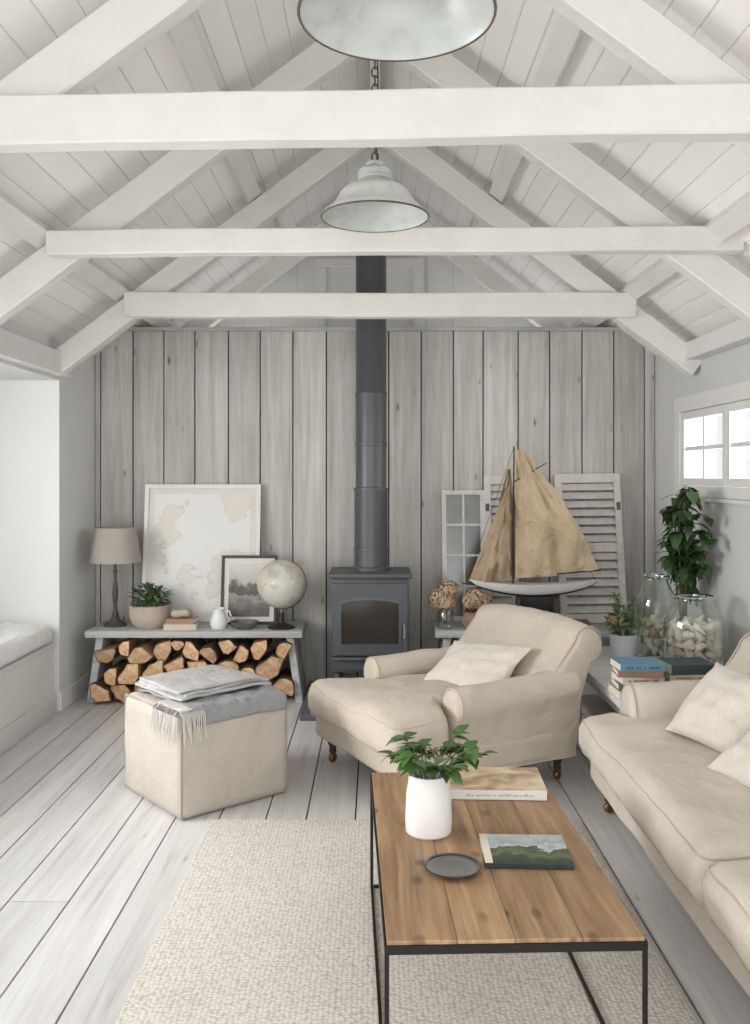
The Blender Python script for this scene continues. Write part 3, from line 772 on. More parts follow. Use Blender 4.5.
yt = thing('model_yacht','model sailing yacht with tan cloth sails on the bench behind the armchair','model boat',((534-375)*5.62/900,5.62,BH))
S = 5.62/900
def yp(u,v): return Vector(((u-534)*S, 0, 1.4-(v-475)*S-BH))
b = NB(); secs = []
N = 16
for i in range(N+1):
    s = i/N; xx = (-.41+.82*s); wv = .085*math.sin(PI*min(1,max(0,s))**.9)**.7*(1-.15*s) if 0 < s < 1 else .003
    sheer = .275+.03*(2*s-1)**2; dp = .075*math.sin(PI*s)**.5+.006
    ring = []
    for k in range(9):
        a = PI*k/8; ring.append(b.verts.new((xx, -wv*math.cos(a), sheer-dp*math.sin(a)**.8)))
    secs.append(ring)
for a, c in zip(secs, secs[1:]):
    for k in range(8):
        f = b.faces.new((a[k],a[k+1],c[k+1],c[k])); f.material_index = 1 if 2 <= k <= 5 else 0
    f = b.faces.new((a[0],c[0],c[8],a[8])); f.material_index = 0
bmesh.ops.recalc_face_normals(b, faces=list(b.faces))
obj('hull', b, [M['hull'],M['hull_dark']], yt)
b = NB(); put(b, extr([(-.12,.215),(.16,.215),(.10,.11),(-.06,.11)],[-.012,-.010,.010,.012],[.1,0,0,.1],lambda a,c,t:(a,t,c))); obj('keel', b, M['hull_dark'], yt)
b = NB()
bx(b,-.16,.16,-.06,.06,0,.02,.004)
for s in (-.1,.12): bx(b,s-.008,s+.008,-.055,.055,.02,.19,.003)
obj('stand', b, M['dark_wood'], yt)
mb, mt = yp(513,582), yp(514,446)
b = NB(); put(b, tube([mb+Vector((0,-.0,-.02)), mt],[.008,.004],10)); obj('mast', b, M['dark_wood'], yt)
b = NB(); put(b, tube([yp(512,578), yp(601,570)],[.005,.004],8)); obj('boom', b, M['dark_wood'], yt)
b = NB(); put(b, tube([yp(513,482)+Vector((0,-.02,0)), yp(546,463)+Vector((0,-.02,0))],[.004,.003],8)); obj('gaff', b, M['dark_wood'], yt)
b = NB(); put(b, tube([yp(476,585), yp(462,583)],[.005,.003],8)); obj('bowsprit', b, M['dark_wood'], yt)
def sail(c, bul, n=28, seed=0, leech=.0, foot=0.0):
    b = NB(); g = []
    A,B_,D,E = c
    for i in range(n+1):
        row = []
        for j in range(n+1):
            u, v = i/n, j/n
            p = (A*(1-u)+B_*u)*(1-v) + (E*(1-u)+D*u)*v
            p.y -= bul*math.sin(PI*v)*math.sin(PI*(.15+.85*(1-u)))+.006
            p.y += .06*noise.noise(Vector((u*3+seed,v*4,0)))*math.sin(PI*v)+.030*noise.noise(Vector((u*6+v*5+seed,v*7-u*2,3)))
            p.x += leech*math.sin(PI*u)*v+.010*noise.noise(Vector((u*7,seed,2)))*v
            p.z -= foot*math.sin(PI*v)*(1-u)**3
            row.append(b.verts.new(p))
        g.append(row)
    for i in range(n):
        for j in range(n): b.faces.new((g[i][j],g[i][j+1],g[i+1][j+1],g[i+1][j]))
    return b
b = NB(); put(b, sail((yp(515,578),yp(515,449),yp(525,452),yp(599,569)),.05,28,1,.045,.01)); obj('mainsail', b, M['sail'], yt, ang=180)
b = NB(); put(b, sail((yp(470,580),yp(507,488),yp(511,484),yp(511,577)),.075,28,5,0,.02)); b.transform(Matrix.Translation((-.008,-.01,0))); obj('jib_sail', b, M['sail_dark'], yt, ang=180)
b = NB(); put(b, sail((yp(484,575),yp(511,470),yp(514,468),yp(530,577)),-.03,12,9)); b.transform(Matrix.Translation((-.02,.03,0))); obj('staysail', b, M['sail'], yt, ang=180)
for p,q in (((514,447),(466,583)),((514,447),(597,582))):
    b = NB(); put(b, tube([yp(*p),yp(*q)],.0015,5)); obj('rigging_line', b, M['rope'], yt)

book(.15,.12,.03,(168,152,132),(1.25,5.57,BH),.1,'tan book at the bottom of the pair right of the yacht stand','books on the right bench')
book(.14,.11,.025,(110,88,78),(1.25,5.57,BH+.03),-.05,'small brown book on top of the pair right of the yacht stand','books on the right bench')
tp = thing('potted_plant','little green seedling in a terracotta pot at the right end of the back bench','plant',(1.50,5.57,BH))
b = NB(); put(b, lathe([(0,0),(.04,0),(.052,.07),(.058,.07),(.058,.09),(.05,.09),(.046,.075),(0,.075)],20)); obj('pot', b, M['terra'], tp)
b = NB()
for i in range(26):
    a = R.uniform(0,2*PI); e = R.uniform(.2,1.3); leaf(b,(0,0,.075+R.uniform(0,.06)),(math.cos(a)*math.cos(e),math.sin(a)*math.cos(e),math.sin(e)),R.uniform(.05,.08),.028,.4)
obj('foliage', b, M['leaf_mid'], tp)

# ------------------------------------------------------------------ side table on the right
TZ = .42
stb = thing('side_table','low off-white side table by the right wall carrying books and jars','table',(1.44,4.515,0))
b = NB(); put(b, box(.76,1.27,.035,.005), T((0,0,TZ-.0175))); obj('table_top', b, M['pale_table'], stb)
b = NB()
for y in (-.57,.545): bx(b,-.305,.305,y,y+.025,TZ-.11,TZ-.036,.003)
for x in (-.33,.305): bx(b,x,x+.025,-.545,.545,TZ-.11,TZ-.036,.003)
obj('apron', b, M['pale_table'], stb)
for sx in (-.31,.31):
    for sy in (-.55,.55):
        b = NB(); bx(b,sx-.028,sx+.028,sy-.028,sy+.028,0,TZ-.035,.004); obj('leg', b, M['pale_table'], stb)
b = NB(); bx(b,-.31,.31,-.55,.55,.14,.165,.003); obj('shelf', b, M['pale_table'], stb)

z = TZ
for i,(c,w,d,h,r_,n) in enumerate((((206,197,181),.215,.17,.038,.06,'thick cream'),((98,112,98),.20,.165,.03,-.05,'sage green'),((214,207,193),.19,.15,.028,.1,'ivory'),((150,112,90),.195,.155,.026,-.08,'rust brown'),((96,136,156),.20,.16,.034,.04,'sky blue'))):
    book(w,d,h,c,(1.165,4.00,z),r_,n+' book in the left stack on the side table','books in the left stack on the side table',i+1 if i!=3 else 0); z += h
z = TZ
for i,(c,w,d,h,r_,n) in enumerate((((176,152,118),.205,.17,.036,-.05,'tan'),((62,76,68),.20,.165,.04,.05,'dark green'),((196,182,154),.195,.16,.028,-.04,'buff'),((50,72,72),.20,.16,.045,.06,'deep teal'))):
    book(w,d,h,c,(1.392,4.02,z),r_,n+' book in the right stack on the side table','books in the right stack on the side table',i+11); z += h

def shell_mesh(seed):
    b = NB(); t = lathe([(0,-.030),(.020,-.027),(.033,-.012),(.028,.004),(.016,.014),(.018,.020),(.008,.032),(.009,.037),(0,.056)],16)
    for v in t.verts:
        a = math.atan2(v.co.y,v.co.x); v.co.x *= 1+.24*math.sin(6*a+seed); v.co.y *= (1+.24*math.sin(6*a+seed))*.62
        v.co += Vector((.005*noise.noise(v.co*40+Vector((seed,0,0))),.005*noise.noise(v.co*40+Vector((0,seed,3))),0))
    put(b,t); me = bpy.data.meshes.new('seashell'); b.to_mesh(me); b.free(); me.materials.append(M['shell_beige' if seed % 3 == 1 else 'shell'])
    me.polygons.foreach_set('use_smooth',[True]*len(me.polygons)); return me
shm = [shell_mesh(s) for s in range(6)]
def jar(loc, r, h, label, seed, layers, slab):
    t = thing('glass_jar', label, 'jar', loc)
    b = NB(); put(b, lathe([(0,.004),(r*.9,.004),(r,.02),(r,h*.5),(r*.97,h*.65),(r*.88,h*.76),(r*.72,h*.85),(r*.62,h*.90),(r*.58,h*.96)],40)); obj('body', b, M['glass'], t)
    b = NB(); put(b, lathe([(r*.58,h*.955),(r*.68,h*.965),(r*.69,h*.985),(r*.64,h),(r*.55,h*.99),(r*.55,h*.96)],40)); obj('rim', b, M['rim_glass'], t)
    b = NB(); put(b, lathe([(0,0),(r*.92,0),(r*.98,.008),(r*.92,.016),(0,.012)],40)); obj('base', b, M['rim_glass'], t)
    rr = random.Random(seed)
    for L in range(layers):
        z = .042+L*.044
        rings = [(r-.050,int((r-.050)*6.28/.052))]
        if L >= layers-2: rings += [(.05,4)] if r > .12 else [(0,1)]
        for ring, cnt in rings:
            for i in range(cnt):
                if L == layers-1 and rr.random() < .35: continue
                a = 2*PI*i/cnt+L*.5
                o = bpy.data.objects.new('seashell', rr.choice(shm)); C.objects.link(o)
                o.location = (loc[0]+ring*math.cos(a), loc[1]+ring*math.sin(a), loc[2]+z+rr.uniform(-.004,.006)); o.rotation_euler = (rr.uniform(0,6),rr.uniform(0,6),rr.uniform(0,6)); s = rr.uniform(.8,1.1); o.scale = (s,s,s)
                tag(o, slab, 'seashell', 'seashells in the '+label.split()[0]+' glass jar')
jar((1.615,4.56,TZ),.150,.37,'large clear glass jar half full of pale seashells, the nearer jar',5,5,'pale seashell piled inside the nearer large glass jar')
jar((1.525,4.88,TZ),.105,.44,'tall slim glass jar of seashells standing behind the larger jar',9,4,'pale seashell inside the taller glass jar behind')
pp = thing('potted_plant','soft green leafy plant in a bluish white pot left of the glass jars','plant',(1.33,4.82,TZ))
b = NB(); put(b, lathe([(0,0),(.055,0),(.068,.06),(.073,.125),(.075,.13),(.066,.13),(.062,.11),(0,.11)],24)); obj('pot', b, M['pot_blue'], pp)
b = NB(); sb = NB()
for k in range(15):
    a = R.uniform(0,2*PI); sp = R.uniform(.03,.12); hh = R.uniform(.18,.37)
    p0 = Vector((.02*math.cos(a),.02*math.sin(a),.11)); p1 = Vector((sp*.5*math.cos(a),sp*.5*math.sin(a),hh*.8)); p2 = Vector((sp*math.cos(a),sp*math.sin(a),hh))
    put(sb, tube([p0,p1,p2],.002,5))
    for i in range(12):
        s = R.uniform(.2,1); q = p1*(1-s)+p2*s if i > 3 else p0*(1-s)+p1*s
        aa = R.uniform(0,2*PI); e = R.uniform(-.4,.9); leaf(b,q,(math.cos(aa)*math.cos(e),math.sin(aa)*math.cos(e),math.sin(e)),R.uniform(.035,.055),.028,.4)
obj('stem', sb, M['stem'], pp); obj('foliage', b, M['leaf_pale'], pp)
hp = thing('potted_plant','tall dark green houseplant behind the jars beside the right window','plant',(1.735,5.07,TZ))
b = NB(); put(b, lathe([(0,0),(.055,0),(.07,.10),(.075,.15),(.078,.16),(.07,.16),(.066,.14),(0,.14)],24)); obj('pot', b, M['terra'], hp)
sb = NB(); fb = NB(); PR = random.Random(12)
for k in range(20):
    a0 = PR.uniform(0,2*PI); pts = []; top = PR.uniform(.42,.93)
    bxx, byy = PR.uniform(-.15,.05), PR.uniform(-.46,.06)
    for i in range(9):
        s = i/8; pts.append(Vector((bxx*s**1.3+.03*math.sin(4*s+a0), byy*s**1.3+.04*math.sin(5*s+a0), .13+(top-.13)*math.sin(s*PI*.58)/math.sin(PI*.58))))
    put(sb, tube(pts,.004,6))
    for i in range(15):
        s = PR.uniform(.38,1.0); q = pts[min(8,int(s*8.99))]
        a = PR.uniform(0,2*PI); e = PR.uniform(-.7,.5)
        d = Vector((math.cos(a)*math.cos(e)-.1,math.sin(a)*math.cos(e),math.sin(e)))
        if q.x+d.x*.13 > .11: d.x = -abs(d.x)
        leaf(fb, q, d, PR.uniform(.065,.11), PR.uniform(.046,.074), .6)
obj('stem', sb, M['stem'], hp); obj('foliage', fb, M['leaf_dark'], hp)

# ------------------------------------------------------------------ upholstery
def arm_prof(zr, r, side):
    p = [(-.06,.12),(-.06,zr-.1)]
    for i in range(15):
        a = math.radians(215 - i*(255/14)); p.append((.012+r*math.cos(a), zr+r*math.sin(a)))
    p += [(.06,zr-.1),(.06,.12)]
    return [(side*a,b) for a,b in p]
def seat_legs(t, pts, h):
    for (x,y) in pts:
        b = NB(); put(b, lathe([(.012,.045),(.018,.05),(.016,.075),(.026,.10),(.03,h),(0,h)],16), T((x,y,0))); l = obj('leg', b, M['dark_wood'], t)
        b = NB(); put(b, lathe([(0,-.011),(.02,-.011),(.024,-.006),(.024,.006),(.02,.011),(0,.011)],18), T((x,y,.024),(0,PI/2,.5)))
        bx(b,x-.008,x+.008,y-.008,y+.008,.024,.052,.002); obj('castor', b, M['brass'], l)
def upholstered(name,label,cat,loc,rz,W,yf,ya,yb,zs,zr,H,fm,splits,bow=.02,rr=.085,seed=0,crown=.035,na=1.0,roll=.085,lean=0.0):
    t = thing(name,label,cat,loc,rz); xi = W/2-.09; inner_ = xi-.06
    th = .16
    def nz(x,y,z=0): return na*(.024*noise.noise(Vector((x*2.6+seed,y*2.6,z*2)))+.008*noise.noise(Vector((x*7,y*7+seed,z*4))))
    b = NB(); tmp = puff(W-.05, yb-(yf+.05), zs-th-.12+.03, .03, 0, 24, 3)
    for v in tmp.verts:
        v.co.y += .008*noise.noise(Vector((v.co.x*5,seed,v.co.z*8)))
    put(b, tmp, T((0,(yb+yf+.05)/2,(.12+zs-th+.03)/2))); obj('base', b, fm, t)
    for s in (-1,1):
        ts = [ya,ya+.006,ya+.02,ya+.04]+[ya+.04+(yb-ya-.04)*i/16 for i in range(1,17)]
        ks = [.35,.14,.04,0]+[0]*16
        def fa(a,c,t_,s=s):
            k = max(0,(t_-ya)/(yb-ya)); fade = min(1,max(0,(t_-ya-.03)/.06))*na
            return (s*xi+a+.012*noise.noise(Vector((c*7,t_*7,s+seed)))*fade, t_, c+(.03*k*k if c > .25 else 0)+(.010*noise.noise(Vector((t_*8,s+seed,a*9)))*fade if c > zr else 0))
        b = NB(); put(b, extr(arm_prof(zr,rr,s), ts, ks, fa)); ao = obj('arm', b, fm, t, ang=60)
        b = NB(); put(b, tube([(s*xi+a,ya+.016,c) for a,c in arm_prof(zr,rr*.97,s)],.0035,6)); obj('piping', b, M['welt'], ao)
    p = [(yb-.20,.14),(yb-.20,zs-.06),(yb-.19,zs+.03),(yb-.175+lean*.25,zs+.09),(yb-.145+lean*.55,H-.19),(yb-.09+lean*.85,H-.10)]
    rc_y, rc_z = yb+.015+lean, H-roll
    for i in range(15):
        a = math.radians(165-i*(255/14)); p.append((rc_y+roll*math.cos(a), rc_z+roll*math.sin(a)))
    p += [(yb+.035+lean*.45,H-.24),(yb+.02,H-.36),(yb+.01,.12)]
    bw = W/2-.03
    ts = [-bw,-bw+.006,-bw+.025,-bw+.06]+[-bw+.06+(2*bw-.12)*i/22 for i in range(1,22)]+[bw-.06,bw-.025,bw-.006,bw]
    ks = [.3,.13,.04,0]+[0]*21+[0,.04,.13,.3]
    def fb_(a,c,t_):
        q = 1-(t_/bw)**2
        return (t_, a-(.03*q**.5*math.sin(min(1,max(0,(c-zs)/(H-zs-.1)))*PI)**.6 if (a < yb-.05 and zs < c < H-.1) else 0)+.012*na*noise.noise(Vector((t_*6,c*6,seed+3))), c+(bow*q*max(0,(c-.4)/.3) if c > .4 else 0)+(.010*na*noise.noise(Vector((t_*6,seed,a*8))) if c > H-.12 else 0))
    b = NB(); put(b, extr(p, ts, ks, fb_)); bo = obj('backrest', b, fm, t, ang=60)
    for s in (-1,1):
        b = NB(); put(b, tube([(s*(bw-.02),a+(yb-a)*.02,c) for a,c in p[1:-1]],.0035,6)); obj('piping', b, M['welt'], bo)
    for ci,(xa,xb) in enumerate(splits):
        L = (yb-.17)-yf
        xc = (xa+xb)/2; yc = yf+L/2
        def tmap(X,Y):
            k = min(1,max(0,(Y-(ya-.05))/.05)); k = k*k*(3-2*k)
            lim = inner_-.005
            if abs(X) > lim-.06:
                ex = abs(X)-(lim-.06); mx = (W/2-.01)-(lim-.06)
                X = math.copysign((lim-.06)+ex*((.06/mx)*k+(1-k)), X)
            return X
        tmp = puff(xb-xa, L, th, .065, crown, 32, 4, True)
        for v in tmp.verts:
            X = v.co.x+xc; Y = v.co.y+yc
            v.co.x = tmap(X,Y)-xc
            top = max(0,min(1,(v.co.z+th/2)/th))
            v.co.z += nz(X,Y,ci)*top*1.2
            v.co.y += .014*na*noise.noise(Vector((X*5,v.co.z*8,seed+ci)))*(1 if v.co.y < -L/2+.1 else 0)
        b = NB(); put(b, tmp, T((xc,yc,zs-th/2))); co_ = obj('seat_cushion', b, fm, t, ang=80)
        hx_, hy_ = (xb-xa)/2, L/2; off = .019
        segs = []
        rc = .045
        for (sx,sy,a0) in ((1,1,0),(-1,1,90),(-1,-1,180),(1,-1,270)):
            for q in range(6):
                a = math.radians(a0+q*18); segs.append((sx*(hx_-off-rc)+rc*math.cos(a), sy*(hy_-off-rc)+rc*math.sin(a)))
        dense = []
        for i in range(len(segs)):
            p0_, p1_ = segs[i], segs[(i+1)%len(segs)]; d_ = math.hypot(p1_[0]-p0_[0],p1_[1]-p0_[1]); nn = max(1,int(d_/.03))
            for q in range(nn): dense.append((p0_[0]+(p1_[0]-p0_[0])*q/nn, p0_[1]+(p1_[1]-p0_[1])*q/nn))
        for zo in (th/2-off+.003, -th/2+off-.002):
            P = []
            for (px,py) in dense:
                X, Y = px+xc, py+yc; kk = 1.2*(.9 if zo > 0 else .12)
                yo = .014*na*noise.noise(Vector((X*5,zo*8,seed+ci))) if py < -L/2+.1 else 0
                P.append((tmap(X,Y)*1.0015, Y+yo-(.002 if py < 0 else 0), zs-th/2+zo+nz(X,Y,ci)*kk))
            b = NB(); put(b, tube(P,.003,6,True)); obj('piping', b, M['welt'], co_)
    seat_legs(t, [(-W/2+.09,yf+.12),(W/2-.09,yf+.12),(-W/2+.1,yb-.05),(W/2-.1,yb-.05)], .135)
    return t
th = math.radians(-62)
upholstered('armchair','oatmeal linen armchair with deep seat and rolled arms before the stove','armchair',(.365,4.285,0),th,.90,-.575,-.25,.40,.385,.41,.70,M['linen'],[(-.44,.44)],.03,.080,2,.045,1.1,.082,.075)
upholstered('sofa','long pale linen sofa with rolled arms along the right wall','sofa',(1.30,2.42,0),-PI/2,2.80,-.45,-.26,.27,.39,.42,.745,M['linen_sofa'],[(-1.39,.03),(.04,1.39)],.0,.115,7,.030,.95,.09,.02)

def put_pillow(name,label,w,h,t,center,normal,roll,m,seed,wr=.012):
    n = Vector(normal).normalized(); up = Vector((0,0,1)); y = (up-n*up.dot(n)).normalized(); x = y.cross(n)
    m3 = Matrix((x,y,n)).transposed() @ Matrix.Rotation(roll,3,'Z')
    b = NB(); tmp = pillow(w,h,t,24,seed,wr); m4 = m3.to_4x4(); put(b,tmp,m4)
    o = obj(name,b,m,loc=center,ang=80); tag(o,label,'pillow'); return o
cx = Vector((.365,4.285,0)); fx = Vector((math.sin(th),-math.cos(th),0)); rx = Vector((math.cos(th),math.sin(th),0))
pc = cx - fx*.09 + rx*.06 + Vector((0,0,.49))
put_pillow('pillow','crumpled pale linen pillow lying on the armchair seat',.48,.33,.10,pc,(fx*.55+Vector((0,0,.85))+rx*.1),.12,M['linen_pillow'],3,.010)
put_pillow('pillow','large ivory linen pillow leaning on the sofa back beside its arm',.42,.34,.14,(1.30,3.30,.535),(-.66,-.28,.70),-.06,M['linen_pillow'],5)
put_pillow('pillow','low pale pillow lying on the sofa seat at the right edge of the photo',.42,.32,.12,(1.30,2.86,.495),(-.5,-.15,.86),-.05,M['linen_pillow'],8)

# ------------------------------------------------------------------ pouf + throws
pr = math.radians(40.4); PC = (-.753,3.995,0)
po = thing('ottoman','square natural linen ottoman with folded throws on top','ottoman',PC,pr)
b = NB(); t = puff(.53,.53,.43,.036,.004,20,5)
for v in t.verts:
    fz = 1-(v.co.z/.215)**2; fxx = 1-(v.co.x/.265)**2; fyy = 1-(v.co.y/.265)**2
    v.co.x += (1 if v.co.x > 0 else -1)*.012*max(0,fz)*max(0,fyy)*(abs(v.co.x) > .25)+.008*noise.noise(Vector((v.co.x*3,v.co.y*7,v.co.z*7)))
    v.co.y += (1 if v.co.y > 0 else -1)*.012*max(0,fz)*max(0,fxx)*(abs(v.co.y) > .25)+.008*noise.noise(Vector((v.co.x*7,v.co.y*3+4,v.co.z*7)))
put(b,t,T((0,0,.215))); obj('body', b, M['linen_pouf'], po)
q = .256
for pth in ([(-q,-q,.419),(q,-q,.419),(q,q,.419),(-q,q,.419)],[(-q,-q,.012),(q,-q,.012),(q,q,.012),(-q,q,.012)]):
    dense = []
    for i in range(4):
        a_, c_ = Vector(pth[i]), Vector(pth[(i+1)%4])
        for k in range(10): dense.append(a_.lerp(c_, k/10))
    b = NB(); put(b, tube(dense,.0045,6,True)); obj('piping', b, M['seam'], po)
for (x,y) in ((-q,-q),(q,-q),(-q,q),(q,q)):
    b = NB(); put(b, tube([(x,y,.012),(x*1.003,y*1.003,.2),(x,y,.419)],.0045,6)); obj('piping', b, M['seam'], po)

def drape(x0,x1,y0,y1,edge,ztop,seed,n=40,amp=.008,lift=.006):
    """cloth lying on a square top of half-width edge, hanging over where it passes the edge"""
    b = NB(); g = []
    def wrap(c):
        e = abs(c)-edge; sg = 1 if c > 0 else -1; r = .018
        if e <= 0: return c, 0
        arc = r*PI/2
        if e < arc: a = e/r; return sg*(edge+r*math.sin(a)), -(r-r*math.cos(a))
        return sg*(edge+r+.004), -(r+e-arc)
    for i in range(n+1):
        row = []
        for j in range(n+1):
            X = x0+(x1-x0)*i/n; Y = y0+(y1-y0)*j/n
            X += .016*noise.noise(Vector((Y*8,seed,0))); Y += .018*noise.noise(Vector((X*7,seed,4)))
            px, dx = wrap(X); py, dy = wrap(Y)
            hz = min(dx,dy) if dx < -.018 or dy < -.018 else dx+dy
            nzv = amp*noise.noise(Vector((X*7+seed,Y*7,0)))+amp*.8*noise.noise(Vector((X*15,Y*15+seed,2)))
            hang = 1 if hz < -.02 else 0
            row.append(b.verts.new((px+(nzv*.8 if hang else 0), py-(abs(nzv)*.8 if hang else 0), ztop+lift+hz+(0 if hang else abs(nzv)*2.2))))
        g.append(row)
    for i in range(n):
        for j in range(n): b.faces.new((g[i][j],g[i+1][j],g[i+1][j+1],g[i][j+1]))
    return b
d1 = thing('throw_blanket','slate grey throw with pale fringe draped over the ottoman, the lower one','blanket',(PC[0],PC[1],0),pr)
b = NB(); put(b, drape(-.22,.250,-.315,.20,.245,.434,3,44,.007,.004)); o = obj('cloth', b, M['throw_dark'], d1, ang=180)
sm = o.modifiers.new('thick','SOLIDIFY'); sm.thickness = .009; sm.offset = 1
b = NB()
for i in range(30):
    yy = -.262+.21*i/29; L = R.uniform(.06,.12)
    put(b, tube([(-.21,yy,.448),(-.255,yy,.446),(-.277,yy+R.uniform(-.006,.006),.424),(-.286+R.uniform(-.006,.0),yy+R.uniform(-.018,.018),.43-L)],[.0028,.0028,.0024,.0016],5))
for i in range(15):
    xx = -.262+.10*i/14; L = R.uniform(.06,.12)
    put(b, tube([(xx,-.22,.448),(xx,-.255,.446),(xx,-.280,.424),(xx+R.uniform(-.018,.018),-.288,.43-L)],[.0028,.0028,.0024,.0016],5))
o = obj('fringe', b, M['fringe'], d1)
d2 = thing('throw_blanket','pale grey knitted throw folded on top of the slate one','blanket',(PC[0]-.02,PC[1]+.045,.455),pr+.04)
for i in range(3):
    b = NB(); w_, d_ = (.46,.44,.42)[i], (.40,.385,.365)[i]
    tmp = puff(w_, d_, .013, .0065, 0, 30, 3)
    for v in tmp.verts:
        f = noise.noise(Vector((v.co.x*5+2,v.co.y*5,0)))+.5*noise.noise(Vector((v.co.x*13,v.co.y*13,i*.3)))
        e = max(0,abs(v.co.x)-w_/2+.07)
        v.co.z += .009*f - 1.0*e*e*(1+i*.3) + .005*(1 if v.co.z > 0 else 0)*noise.noise(Vector((v.co.x*9,v.co.y*5,i*3)))
        v.co.x += .016*noise.noise(Vector((v.co.y*6,5+i,0))); v.co.y += .016*noise.noise(Vector((v.co.x*6,5+i,5)))
    put(b,tmp,T(((0,.008,-.006)[i],(0,.008,.004)[i],.012+i*.0130),(0,0,(0,.045,-.03)[i])))
    obj('fold', b, M['throw_light'], d2, ang=80)

# ------------------------------------------------------------------ rug
b = NB(); bx(b,-.66,.82,1.35,3.63,0,.012,.004)
tag(obj('rug', b, M['rug']), 'pale beige woven wool rug under the coffee table', 'rug')
RZ = .012
# ------------------------------------------------------------------ coffee table
x0,x1,y0,y1,zt = .007,.567,1.94,3.035,.40
ct = thing('coffee_table','coffee table with worn pine planks on a thin black steel frame','table',((x0+x1)/2,(y0+y1)/2,RZ),.033)
hw,hd = (x1-x0)/2,(y1-y0)/2; zt -= RZ
b = NB(); ws_ = [.152,.126,.146,.136]; xx = -hw
for i,w in enumerate(ws_):
    bx(b,xx+.0004,xx+w-.0004,-hd,hd,zt-.028,zt-.0008*(i%2),.0014); xx += w
obj('table_top', b, M['table_wood'], ct, smooth=False)
b = NB()
put(b, ringface([(-hw-.005,-hd-.005),(hw+.005,-hd-.005),(hw+.005,hd+.005),(-hw-.005,hd+.005)],[(-hw-.0005,-hd-.0005),(hw+.0005,-hd-.0005),(hw+.0005,hd+.0005),(-hw-.0005,hd+.0005)],zt-.028,zt-.009), Matrix(((1,0,0,0),(0,0,1,0),(0,1,0,0),(0,0,0,1))))
bmesh.ops.recalc_face_normals(b, faces=list(b.faces))
obj('top_frame', b, M['black_steel'], ct, smooth=False)
for sx in (-1,1):
    for sy in (-1,1):
        b = NB(); bx(b,sx*hw-.005,sx*hw+.005,sy*hd-.005,sy*hd+.005,0,zt-.029,.001); obj('leg', b, M['black_steel'], ct, smooth=False)
for s in (-1,1):
    b = NB(); bx(b,s*hw-.0045,s*hw+.0045,-hd+.006,hd-.006,0,.010,.001); obj('floor_rail', b, M['black_steel'], ct, smooth=False)
    b = NB(); bx(b,-hw+.006,hw-.006,s*hd-.0045,s*hd+.0045,0,.010,.001); obj('floor_rail', b, M['black_steel'], ct, smooth=False)
zt = .40
vs = thing('vase_of_greenery','white ceramic vase of glossy green leaves on the coffee table','vase',(.150,2.52,zt))
b = NB(); put(b, lathe([(0,0),(.058,0),(.064,.006),(.066,.03),(.063,.11),(.058,.14),(.056,.160),(.058,.166),(.053,.166),(.051,.15),(.05,.10),(0,.09)],32)); obj('vase', b, M['white_cer'], vs)
fb = NB(); sb = NB()
for k in range(16):
    a = 2*PI*k/16+R.uniform(-.2,.2); sp = R.uniform(.04,.14) ; hh = R.uniform(.18,.26)-.25*max(0,sp-.12); ox = .035 if math.cos(a) > 0 else 0
    pts = [Vector((.02*math.cos(a),.02*math.sin(a),.12)), Vector((.05*math.cos(a),.05*math.sin(a),.185)), Vector((sp*math.cos(a)+ox,sp*math.sin(a),hh-ox*.3))]
    put(sb, tube(pts,.0022,5))
    for i in range(7):
        s = R.uniform(.3,1); q = pts[1]*(1-s)+pts[2]*s; aa = a+R.uniform(-1.4,1.4); e = R.uniform(-.35,.75)
        leaf(fb,q,(math.cos(aa)*math.cos(e),math.sin(aa)*math.cos(e),math.sin(e)),R.uniform(.042,.062),R.uniform(.032,.044),.45)
obj('stem', sb, M['stem'], vs); obj('foliage', fb, M['leaf_vase'], vs)
def lettering(t, x0, x1, y, z, h, seed, big=2.2):
    b = NB(); rr = random.Random(seed); xx = x0
    while xx < x1:
        hh = h*rr.choice([1,1,1,big]); bx(b,xx,xx+.0016,y-.0004,y,z,z+hh)
        if rr.random() < .5: bx(b,xx+.0016,xx+.004,y-.0004,y,z,z+.0009)
        xx += rr.choice([.005,.005,.006,.006,.013])
    obj('spine_lettering', b, M['ink'], t, smooth=False)
bk = book(.295,.215,.033,M['cover_tan'],(.385,2.875,zt),-.04,'thick tan picture book at the far end of the coffee table','books on the coffee table')
b = NB(); bx(b,-.147,.147,-.1092,-.1087,.002,.031); obj('spine', b, M['white_cer'], bk, smooth=False)
lettering(bk,-.10,.11,-.1092,.013,.0035,4)
lb = book(.225,.185,.015,M['cover_land'],(.395,2.375,zt),-.03,'thin landscape-covered book beside the pewter dish','books on the coffee table')
b = NB(); bx(b,-.112,-.092,-.0925,.0925,.0151,.0156); obj('cover_band', b, M['paper'], lb, smooth=False)
dd = thing('pewter_dish','small round pewter dish on the coffee table','dish',(.196,2.275,zt))
b = NB(); put(b, lathe([(0,.001),(.045,.001),(.052,.004),(.066,.011),(.062,.011),(.05,.006),(.045,.004),(0,.004)],40)); obj('plate', b, M['pewter_pale'], dd)
b = NB(); put(b, lathe([(.0,0),(.046,0),(.055,.004),(.066,.0105),(.072,.0125),(.073,.015),(.070,.0158),(.066,.013)],40)); obj('rim', b, M['pewter_rim'], dd)

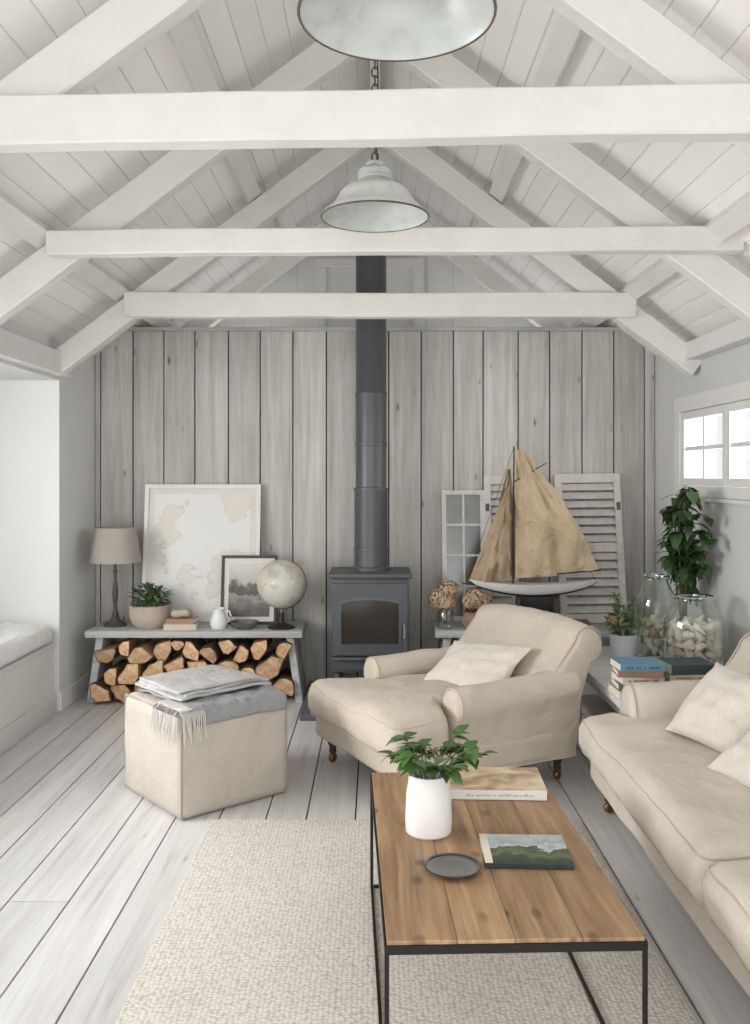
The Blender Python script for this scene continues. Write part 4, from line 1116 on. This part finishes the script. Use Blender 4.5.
# ------------------------------------------------------------------ pendant lamps
def pendant(loc, label, top):
    t = thing('pendant_lamp', label, 'lamp', loc)
    outer = [(.062,.118),(.090,.115),(.114,.106),(.131,.090),(.142,.070),(.156,.048),(.180,.025),(.198,.010),(.2035,.0)]
    b = NB(); put(b, lathe(outer,48)); put(b, lathe([(r-.004,z-.003) for r,z in outer],48), None, 1); put(b, lathe([(.2025,.003),(.206,-.001),(.204,-.005),(.1998,-.004)],48), None, 2)
    obj('shade', b, [M['enamel'],M['enamel_in'],M['rust']], t, ang=60)
    b = NB(); put(b, lathe([(.062,.116),(.066,.122),(.066,.130),(.060,.133),(.066,.137),(.066,.145),(.060,.148),(.064,.152),(.062,.172),(.048,.182),(.034,.190),(.03,.205),(.014,.212),(0,.212)],28)); obj('cap', b, M['enamel_in'], t)
    b = NB(); put(b, lathe([(0,.072),(.014,.074),(.022,.084),(.022,.094),(.015,.107),(.014,.117),(0,.117)],20)); obj('bulb', b, M['bulb'], t)
    b = NB(); z = .208; i = 0
    while z < top-loc[2]:
        pts = [(.012*math.cos(a),0,.02*math.sin(a)) for a in [2*PI*k/12 for k in range(12)]]
        put(b, tube(pts,.0035,6,True), T((0,0,z+.018),(0,0,PI/2*(i%2)))); z += .032; i += 1
    obj('chain', b, M['chain'], t)
    b = NB(); put(b, tube([(.006,.004,.21),(.012,.01,.5),(.004,-.008,.8),(.006,0,top-loc[2])],.003,6)); obj('flex', b, M['ink'], t)
pendant((.0,3.4,2.375),'white enamel pendant lamp hanging between the front two tie beams',3.45)
pendant((.045,1.86,2.352),'large white enamel pendant lamp cut off by the top of the photo',3.45)

# ------------------------------------------------------------------ light
w = bpy.data.worlds.new('World'); bpy.context.scene.world = w; w.use_nodes = True
bg = w.node_tree.nodes['Background']; bg.inputs['Color'].default_value = (.97,.983,1,1); bg.inputs['Strength'].default_value = 1.15
def area(name, loc, target, sx, sy, power, col=(1,1,1)):
    l = bpy.data.lights.new(name,'AREA'); l.shape = 'RECTANGLE'; l.size = sx; l.size_y = sy; l.energy = power; l.color = col
    o = bpy.data.objects.new(name,l); C.objects.link(o); o.location = loc
    o.rotation_euler = (Vector(target)-Vector(loc)).to_track_quat('-Z','Y').to_euler(); return o
area('alcove_window_light', (-2.95,3.1,1.5), (.2,3.2,1.0), 1.6, 1.0, 98, (.995,.997,1))
area('right_window_light', (XW+.35,4.4,1.65), (0,4.3,.9), 2.0, .6, 27, (.99,.995,1))
area('front_fill_light', (-.5,-1.1,1.4), (0,4.8,1.3), 3.2, 1.6, 33, (1,.996,.987))  # added soft fill at the open end behind the camera, not a window
area('ceiling_fill_light', (0,-.7,.3), (0,4.8,3.0), 3.2, 1.2, 41, (1,.996,.987))  # added low uplight behind the camera to brighten ceiling and beams
for s in (-1,1): area('roof_void_fill', (s*.9,6.45,2.1), (s*.5,6.45,3.2), .8, .5, 2.6, (1,.996,.987))  # added uplights hidden behind the plank wall to brighten the gable

cam = bpy.data.cameras.new('camera'); co = bpy.data.objects.new('camera', cam); C.objects.link(co)
co.location = (0,0,1.4); co.rotation_euler = (PI/2,0,0)
cam.sensor_width = 36; cam.lens = 900/1024*36; cam.shift_y = -37/1024; cam.clip_start = .05
bpy.context.scene.camera = co
bpy.context.scene.view_settings.view_transform = 'Standard'
bpy.context.scene.view_settings.exposure = 0.02
